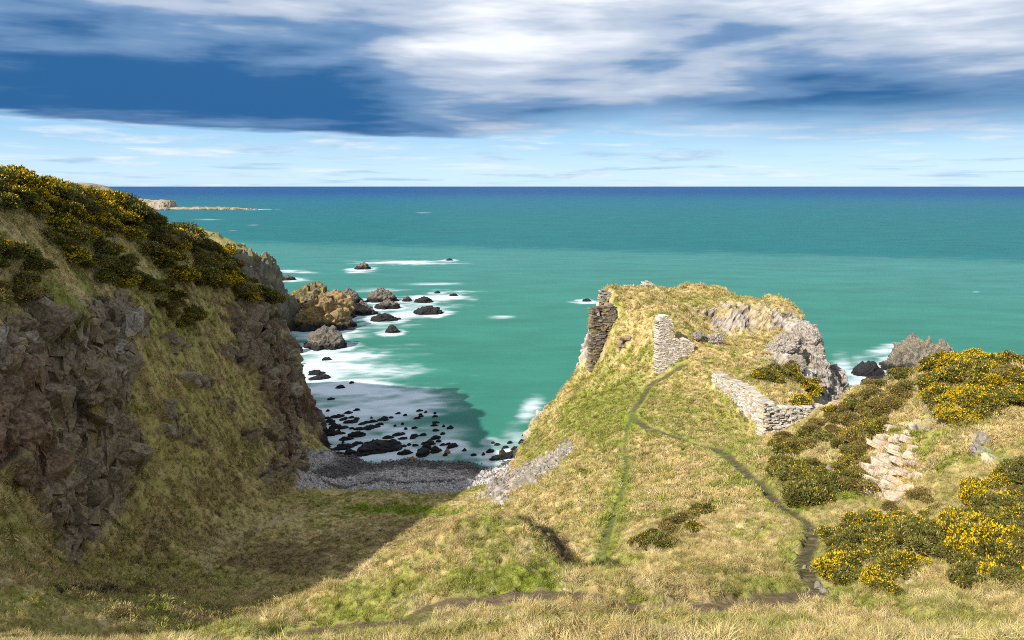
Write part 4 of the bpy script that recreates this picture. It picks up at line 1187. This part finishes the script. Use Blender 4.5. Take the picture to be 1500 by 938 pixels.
def place_pebbles():
    R = np.random.default_rng(78)
    src = []
    for k in range(5):
        me = rock_mesh('pebble', (1, .8, .55), 700 + k, 2, cell=1.2, amp=.18); me.materials.append(MATS['pebble']); src.append(me)
    dX = np.gradient(XS, axis=1).ravel(); dY = np.repeat(np.gradient(rows), NC)
    prob = dX * dY * (beach * 16 + scree * 9)
    cnt = R.poisson(prob); k = np.repeat(np.arange(len(X)), cnt)
    P = V[k].copy(); P[:, 0] += (R.random(len(k)) - .5) * dX[k]; P[:, 1] += (R.random(len(k)) - .5) * dY[k]; P[:, 2] += .03
    isb = beach[k] > scree[k]
    s = np.where(isb, R.lognormal(-2.1, .38, len(k)), R.lognormal(-1.62, .42, len(k)))
    weed = BC[k].mean(1) / .32
    t = R.uniform(.6, 1.5, len(k))[:, None]
    c_ = np.where(isb[:, None], np.array([.36, .335, .32]) * np.clip(weed, .12, 1)[:, None], np.array([.25, .22, .185])) * t
    c_ = c_ * np.where((R.random(len(k)) < .2)[:, None], np.array([1.05, .92, .82]), 1.0)
    for nm, kk, lab in (('pebbles', isb, 'grey pebbles of the beach with dark seaweed lines'), ('scree_stones', ~isb, 'loose grey stones of the scree strip')):
        scatter(nm, P[kk], R.uniform(0, 6.28, (kk.sum(), 3)), np.c_[s, s, s][kk], R.integers(0, 5, kk.sum()), np.clip(c_, .01, .8)[kk], src, lab)
place_pebbles()

# ------------------------------------------------------------------ gorse
def gorse_variant(seed, leaf, nleaf, flower, brown):
    """unit bush (about 1 m radius, .9 m tall): lobed dome of small spiky sprays, blossom on the outside"""
    R = np.random.default_rng(seed)
    lobes = []
    for k in range(9):
        a = R.uniform(0, 6.28); r = .62 * math.sqrt(R.uniform(0, 1))
        rr = R.uniform(.26, .48)
        lobes.append((r * math.cos(a), r * math.sin(a), R.uniform(.18, .5) * (1.2 - r), rr, rr * R.uniform(.7, 1.1)))
    lobes = np.array(lobes)
    def sprays(n, size, outer, colfn):
        li = R.integers(0, len(lobes), n)
        d = R.normal(0, 1, (n, 3)); d /= np.linalg.norm(d, axis=1)[:, None]
        d[:, 2] = np.abs(d[:, 2]) * .9 + .0 * d[:, 2] - .15
        rad = outer[0] + (outer[1] - outer[0]) * R.random(n) ** .5
        wob_ = 1 + .25 * np.sin(d[:, 0] * 9 + li) * np.sin(d[:, 1] * 8 + li * 2)
        c = lobes[li, :3] + d * np.c_[lobes[li, 3], lobes[li, 3], lobes[li, 4]] * (rad * wob_)[:, None]
        c[:, 2] = np.maximum(c[:, 2], .0)
        ax = d + R.normal(0, .55, (n, 3)); ax[:, 2] += .35; ax /= np.linalg.norm(ax, axis=1)[:, None]
        side = np.cross(ax, R.normal(0, 1, (n, 3))); side /= np.linalg.norm(side, axis=1)[:, None]
        sz = size * R.uniform(.6, 1.5, n)[:, None]
        V_ = np.stack([c - side * sz * .32, c + side * sz * .32, c + ax * sz], 1).reshape(-1, 3)
        F_ = np.arange(3 * n).reshape(-1, 3)
        col_ = np.repeat(colfn(c, d, n, li), 3, 0)
        return V_, F_, col_
    def leafcol(c, d, n, li):
        g = np.array([.082, .092, .022]); b = np.array([.21, .15, .058]); o = np.array([.155, .15, .032])
        t = R.random(n)
        out = np.where((t < brown)[:, None], b, np.where((t > .72)[:, None], o, g))
        return out * R.uniform(.6, 1.4, (n, 1)) * (1 + .25 * np.sin(li * 1.7))[:, None]
    def flowcol(c, d, n, li):
        return np.array([.78, .52, .012]) * R.uniform(.65, 1.2, (n, 1)) * np.array([1, 1, 1])
    v, f, cc = sprays(nleaf, leaf, (.55, 1.05), leafcol)
    me = mesh_np('foliage', v, f, False, False); set_col(me, 'lcol', cc); me.materials.append(MATS['leaf'])
    fl = None
    if flower > 0:
        # blossom grows in patches: only some lobes carry it
        keepl = lobes.copy()
        on = R.random(len(lobes)) < (.45 + .5 * min(1, flower))
        if not on.any(): on[0] = True
        lob_all = lobes
        lobes = keepl[on]
        v, f, cc = sprays(int(nleaf * .30 * flower), leaf * .7, (.98, 1.14), flowcol)
        sel = v[::3, 2] > .12
        kk = np.repeat(sel, 3); v = v[kk]; cc = cc[kk]; f = np.arange(len(v)).reshape(-1, 3)
        lobes = lob_all
        fl = mesh_np('blossom', v, f, False, False); set_col(fl, 'lcol', cc); fl.materials.append(MATS['leaf'])
    # a few bare stems
    sv, sf = [], []
    for k in range(7):
        a = R.uniform(0, 6.28); e = np.array([.45 * math.cos(a), .45 * math.sin(a), .45]); s0 = e * .08; s0[2] = -.15
        n_ = np.array([-math.sin(a), math.cos(a), 0]) * .03; u_ = np.array([0, 0, .03]); b_ = len(sv)
        sv += [s0 - n_, s0 + n_, s0 + u_ * 2, e - n_ * .4, e + n_ * .4, e + u_]
        sf += [(b_, b_ + 1, b_ + 4, b_ + 3), (b_ + 1, b_ + 2, b_ + 5, b_ + 4), (b_ + 2, b_, b_ + 3, b_ + 5)]
    st_ = mesh_np('stem', np.array(sv), np.array(sf), False); set_col(st_, 'lcol', np.tile([.07, .05, .035], (len(sv), 1))); st_.materials.append(MATS['leaf'])
    return me, fl, st_
FAR = {k: [gorse_variant(800 + 10 * i + j, .095, 4200, fl, br) for j in range(3)] for i, (k, fl, br) in enumerate([('rich', 1.7, .12), ('some', .5, .22), ('dark', .12, .32), ('brown', .05, .7)])}
NEAR = {k: [gorse_variant(900 + 10 * i + j, .085, 6500, fl, br) for j in range(2)] for i, (k, fl, br) in enumerate([('rich', 1.7, .12), ('some', .35, .22), ('dark', .08, .25), ('brown', .04, .65)])}
Rg = np.random.default_rng(9)
NB = [0]
def bush(px, py, r, kind, label, group=None, flat=1.0, stems=None):
    p = hit(px, py)
    if p is None: return
    near = p[1] < 52
    f, b, s = (NEAR if near else FAR)[kind][Rg.integers(2 if near else 3)]
    o = root('gorse_bush', (p[0], p[1], top_at(p[0], p[1]) - .12 * r), label, 'gorse bush', group, (0, 0, Rg.uniform(0, 6.28)), (r, r, r * flat * Rg.uniform(.85, 1.15)))
    link('foliage', f, None, o)
    if b: link('blossom', b, None, o)
    if near: link('stem', s, None, o)
    NB[0] += 1
def thicket(poly, n, rr, kinds, label, group, flat=1.0, mind=.62):
    P = np.array(poly); lo, hi = P.min(0), P.max(0); got = []; tries = 0
    while len(got) < n and tries < n * 40:
        tries += 1
        px, py = Rg.uniform(lo[0], hi[0]), Rg.uniform(lo[1], hi[1])
        if poly_sd(np.array([px]), np.array([py]), poly)[0] < 0: continue
        p = hit(px, py)
        if p is None: continue
        r = Rg.uniform(*rr)
        if any(np.hypot(p[0] - q[0], p[1] - q[1]) < mind * (r + q[2]) * .5 for q in got): continue
        got.append((p[0], p[1], r))
        bush(px, py, r, kinds[Rg.integers(len(kinds))], label, group, flat)
thicket([(-30,252),(80,268),(170,291),(200,305),(175,330),(120,325),(60,310),(-30,300)], 85, (1.5, 2.8), ['rich', 'some', 'rich', 'dark'], 'yellow flecked gorse bush in the thicket along the upper left skyline', 'gorse thicket along the upper left skyline')
thicket([(150,300),(230,318),(300,358),(350,398),(402,448),(380,446),(330,436),(270,420),(220,385),(170,345),(130,325)], 110, (1.6, 3.0), ['some', 'dark', 'some', 'rich', 'brown'], 'dark gorse bush in the thicket below the left skyline', 'dark gorse thicket on the left hillside')
thicket([(70,330),(110,318),(160,365),(205,410),(165,420),(120,395),(80,375),(70,350)], 26, (1.3, 2.3), ['some', 'rich', 'dark'], 'gorse bush in the band above the grass strip on the left hillside', 'gorse band on the left hillside')
thicket([(-20,360),(30,365),(70,395),(50,405),(-20,395)], 9, (1.3, 2.0), ['dark', 'some'], 'dark gorse bush in the patch at the left edge of the hillside', 'gorse patch at the left edge')
thicket([(-20,405),(45,425),(40,445),(-20,450)], 8, (1.1, 1.8), ['dark', 'brown'], 'brown heathery bush in the lower patch at the left edge', 'lower bush patch at the left edge')
thicket([(205,415),(240,420),(280,465),(300,480),(270,480),(225,450)], 14, (1.2, 2.0), ['dark', 'some', 'brown'], 'gorse bush on the rib between the two left crags', 'gorse on the rib between the left crags')
thicket([(1352,528),(1400,520),(1455,530),(1470,570),(1455,610),(1400,618),(1375,600),(1360,560)], 34, (.8, 1.5), ['rich', 'rich', 'some'], 'brightly flowering gorse bush in the mass on top of the knoll', 'flowering gorse on top of the knoll')
thicket([(1462,540),(1520,528),(1540,590),(1490,600),(1465,580)], 12, (.7, 1.3), ['rich', 'some', 'brown'], 'gorse bush at the right picture edge on top of the knoll', 'gorse at the right edge of the knoll')
thicket([(1205,612),(1262,578),(1330,548),(1345,570),(1300,615),(1275,660),(1262,720),(1248,725),(1240,680),(1232,640),(1205,650),(1150,668),(1130,660)], 62, (.7, 1.3), ['brown', 'dark', 'brown', 'some', 'brown'], 'low olive brown gorse bush on the left flank of the knoll', 'low gorse on the left flank of the knoll')
thicket([(1122,690),(1160,672),(1205,690),(1210,730),(1180,740),(1135,712)], 16, (.8, 1.4), ['dark', 'some', 'dark'], 'dark gorse bush in the clump beside the path bend', 'gorse clump beside the path')
thicket([(1205,800),(1260,785),(1330,770),(1365,800),(1345,850),(1290,868),(1215,840)], 30, (.6, 1.05), ['dark', 'some', 'dark', 'some', 'rich'], 'gorse bush in the near clump right of the bare earth', 'near gorse clump below the outcrop')
thicket([(1370,800),(1420,720),(1510,680),(1530,860),(1460,870),(1390,850)], 46, (.6, 1.1), ['dark', 'dark', 'some', 'rich'], 'dense gorse bush in the lower right corner', 'gorse in the lower right corner')
thicket([(1290,740),(1380,720),(1400,770),(1330,780)], 10, (.5, .9), ['brown', 'some'], 'small gorse bush below the layered outcrop', 'small gorse below the outcrop')
thicket([(1120,548),(1150,540),(1185,555),(1200,585),(1170,594),(1125,588),(1105,585)], 12, (1.1, 1.8), ['rich', 'some', 'some'], 'gorse bush in the yellow clump on the wall of the castle platform', 'gorse clump on the castle platform')
for px, py, r, k, lab in [(180,415,1.7,'rich','bright yellow gorse bush alone at the foot of the left hillside thicket'), (172,418,1.3,'rich','smaller yellow gorse bush left of the bright one on the hillside'),
    (943,800,.8,'dark','lowest gorse bush of the little row on the sunny slope'), (958,790,.7,'dark','second gorse bush of the little row on the sunny slope'), (972,796,.85,'dark','broad gorse bush in the middle of the row on the sunny slope'),
    (986,775,.7,'brown','brownish gorse bush above the middle of the row on the sunny slope'), (1003,760,.7,'brown','gorse bush near the top of the row on the sunny slope'), (1015,776,.55,'some','yellow tipped gorse bush right of the row on the sunny slope'), (1030,745,.75,'dark','topmost gorse bush of the row on the sunny slope'), (1016,752,.6,'dark','gorse bush next to the topmost of the row on the sunny slope'),
    (1002,662,.3,'dark','tiny dark bush alone in the slope between the two paths'), (853,693,.35,'brown','tiny brown bush above the scree'), (60,262,1.2,'dark','dark bush standing out on the far left skyline')]:
    bush(px, py, r, k, lab, 'single gorse bushes')
print('bushes', NB[0])

# ------------------------------------------------------------------ far coast
def patch(name, label, x0, x1, y0, y1, nx, ny, zf, colf, m='far_land', rockcell=None, amp=0):
    xs = np.linspace(x0, x1, nx); ys = np.linspace(y0, y1, ny)
    x, y = [a.ravel() for a in np.meshgrid(xs, ys)]
    z = zf(x, y)
    Vp = np.c_[x, y, z]
    g = np.gradient(z.reshape(ny, nx)); sl = np.hypot(g[1].ravel() / (xs[1] - xs[0]), g[0].ravel() / (ys[1] - ys[0]))
    if amp:
        h, c_ = facets(Vp, rockcell, 901, rotm('Y', 30)); h2, c2_ = facets(Vp, np.array(rockcell) * .35, 902, rotm('Y', 30))
        dd = (h + .45 * h2) * amp * sstep(sl, .5, 1.1)
        Vp[:, 2] += dd; Vp[:, 0] += dd * .6
    ii = np.arange(len(x)).reshape(ny, nx)
    q = np.stack([ii[:-1, :-1], ii[:-1, 1:], ii[1:, 1:], ii[1:, :-1]], -1).reshape(-1, 4)
    q = q[(Vp[q, 2].max(1) > -1)]
    u, inv = np.unique(q, return_inverse=True)
    me = mesh_np(name, Vp[u], inv.reshape(q.shape), False)
    set_col(me, 'col', colf(x, y, z, sl)[u]); set_f(me, 'rock', sstep(sl, .5, 1)[u])
    link(name, me, 'ground', kind='structure', label=label)
def headland_z(x, y):
    e = -59 + 3 * vnoise2(y * .06, y * 0 + 3, 5) * 2
    inl = sstep((e - x) + 4 * fbm2(x * .08, y * .08, 6, 3), -1, 9) * sstep(y, 138, 160) * (1 - sstep(y, 185, 230))
    top = np.interp(x, [-260, -110, -75, -60, -56], [40, 31, 26, 19, 16])
    return -3 + inl * (top + 3) + fbm2(x * .1, y * .1, 8, 3) * .8
def headland_c(x, y, z, sl):
    t = sstep(fbm2(x * .2, y * .2 + z * .2, 7, 3), -.1, .4)
    c = mixc(np.tile(np.array([.22, .20, .07]), (len(x), 1)), [.33, .27, .12], t)
    c = mixc(c, [.17, .145, .115], sstep(sl, .55, 1.2) * sstep(fbm2(x * .5 + z * .3, y * .4 + z * .5, 19, 3), -.7, .1))
    return mixc(c, [.035, .03, .027], sstep(3 - z, 0, 2))
patch('headland', 'grey rock headland peeping out behind the left hillside', -150, -45, 138, 235, 400, 200, headland_z, headland_c, rockcell=(4, 4, 7), amp=2.4)
def far_z(x, y):
    # skyline of the far coast, falling to the right
    s = x / y * 1000
    top = np.interp(s, [-1400, -700, -640, -575, -562, -545, -530, -505, -480], [46, 43, 41, 42, 41, 37, 29, 16, -4])
    inl = sstep(y + 25 * fbm2(x * .01, y * .01, 11, 3), 905, 960) * (1 - sstep(y, 1300, 1400))
    return -4 + inl * (top + 4) + fbm2(x * .03, y * .03, 12, 4) * 1.2
def far_c(x, y, z, sl):
    t = sstep(fbm2(x * .012, y * .03, 13, 3), -.1, .3)
    c = mixc(np.tile(np.array([.26, .21, .10]), (len(x), 1)), [.17, .15, .06], t)
    c = mixc(c, [.20, .17, .14], sstep(sl, .35, .8))
    return c
patch('far_headland', 'distant brown coast rising behind the left hillside', -1500, -440, 880, 1420, 260, 140, far_z, far_c, rockcell=(22, 22, 22), amp=5)
def point_z(x, y):
    c = 1215 + 8 * vnoise2(x * .02, x * 0, 15)
    w = np.interp(x, [-660, -560, -480, -440, -425], [45, 30, 16, 9, 1])
    body = 1 - sstep(np.abs(y - c) + 7 * fbm2(x * .03, y * .05, 16, 3), w * .3, w)
    top = np.interp(x, [-660, -615, -598, -590, -575, -560, -556, -548, -530, -520, -500, -480, -440, -425], [16, 18, 16, 15, 16, 14, 5, 4, 3.4, 5, 3.5, 4.2, 2.2, 1])
    return -2 + body * (top + 2) + fbm2(x * .08, y * .08, 17, 3) * 1.3 * body
def point_c(x, y, z, sl):
    t = sstep(fbm2(x * .05, y * .05, 18, 3), -.1, .4)
    c = mixc(np.tile(np.array([.33, .28, .23]), (len(x), 1)), [.22, .18, .12], t)
    return mixc(c, [.07, .06, .05], sstep(2.0 - z, 0, 1.5))
patch('rocky_point', 'low rocky point with a foam line far behind the left hillside', -660, -420, 1150, 1280, 260, 90, point_z, point_c, rockcell=(9, 9, 9), amp=2.0)
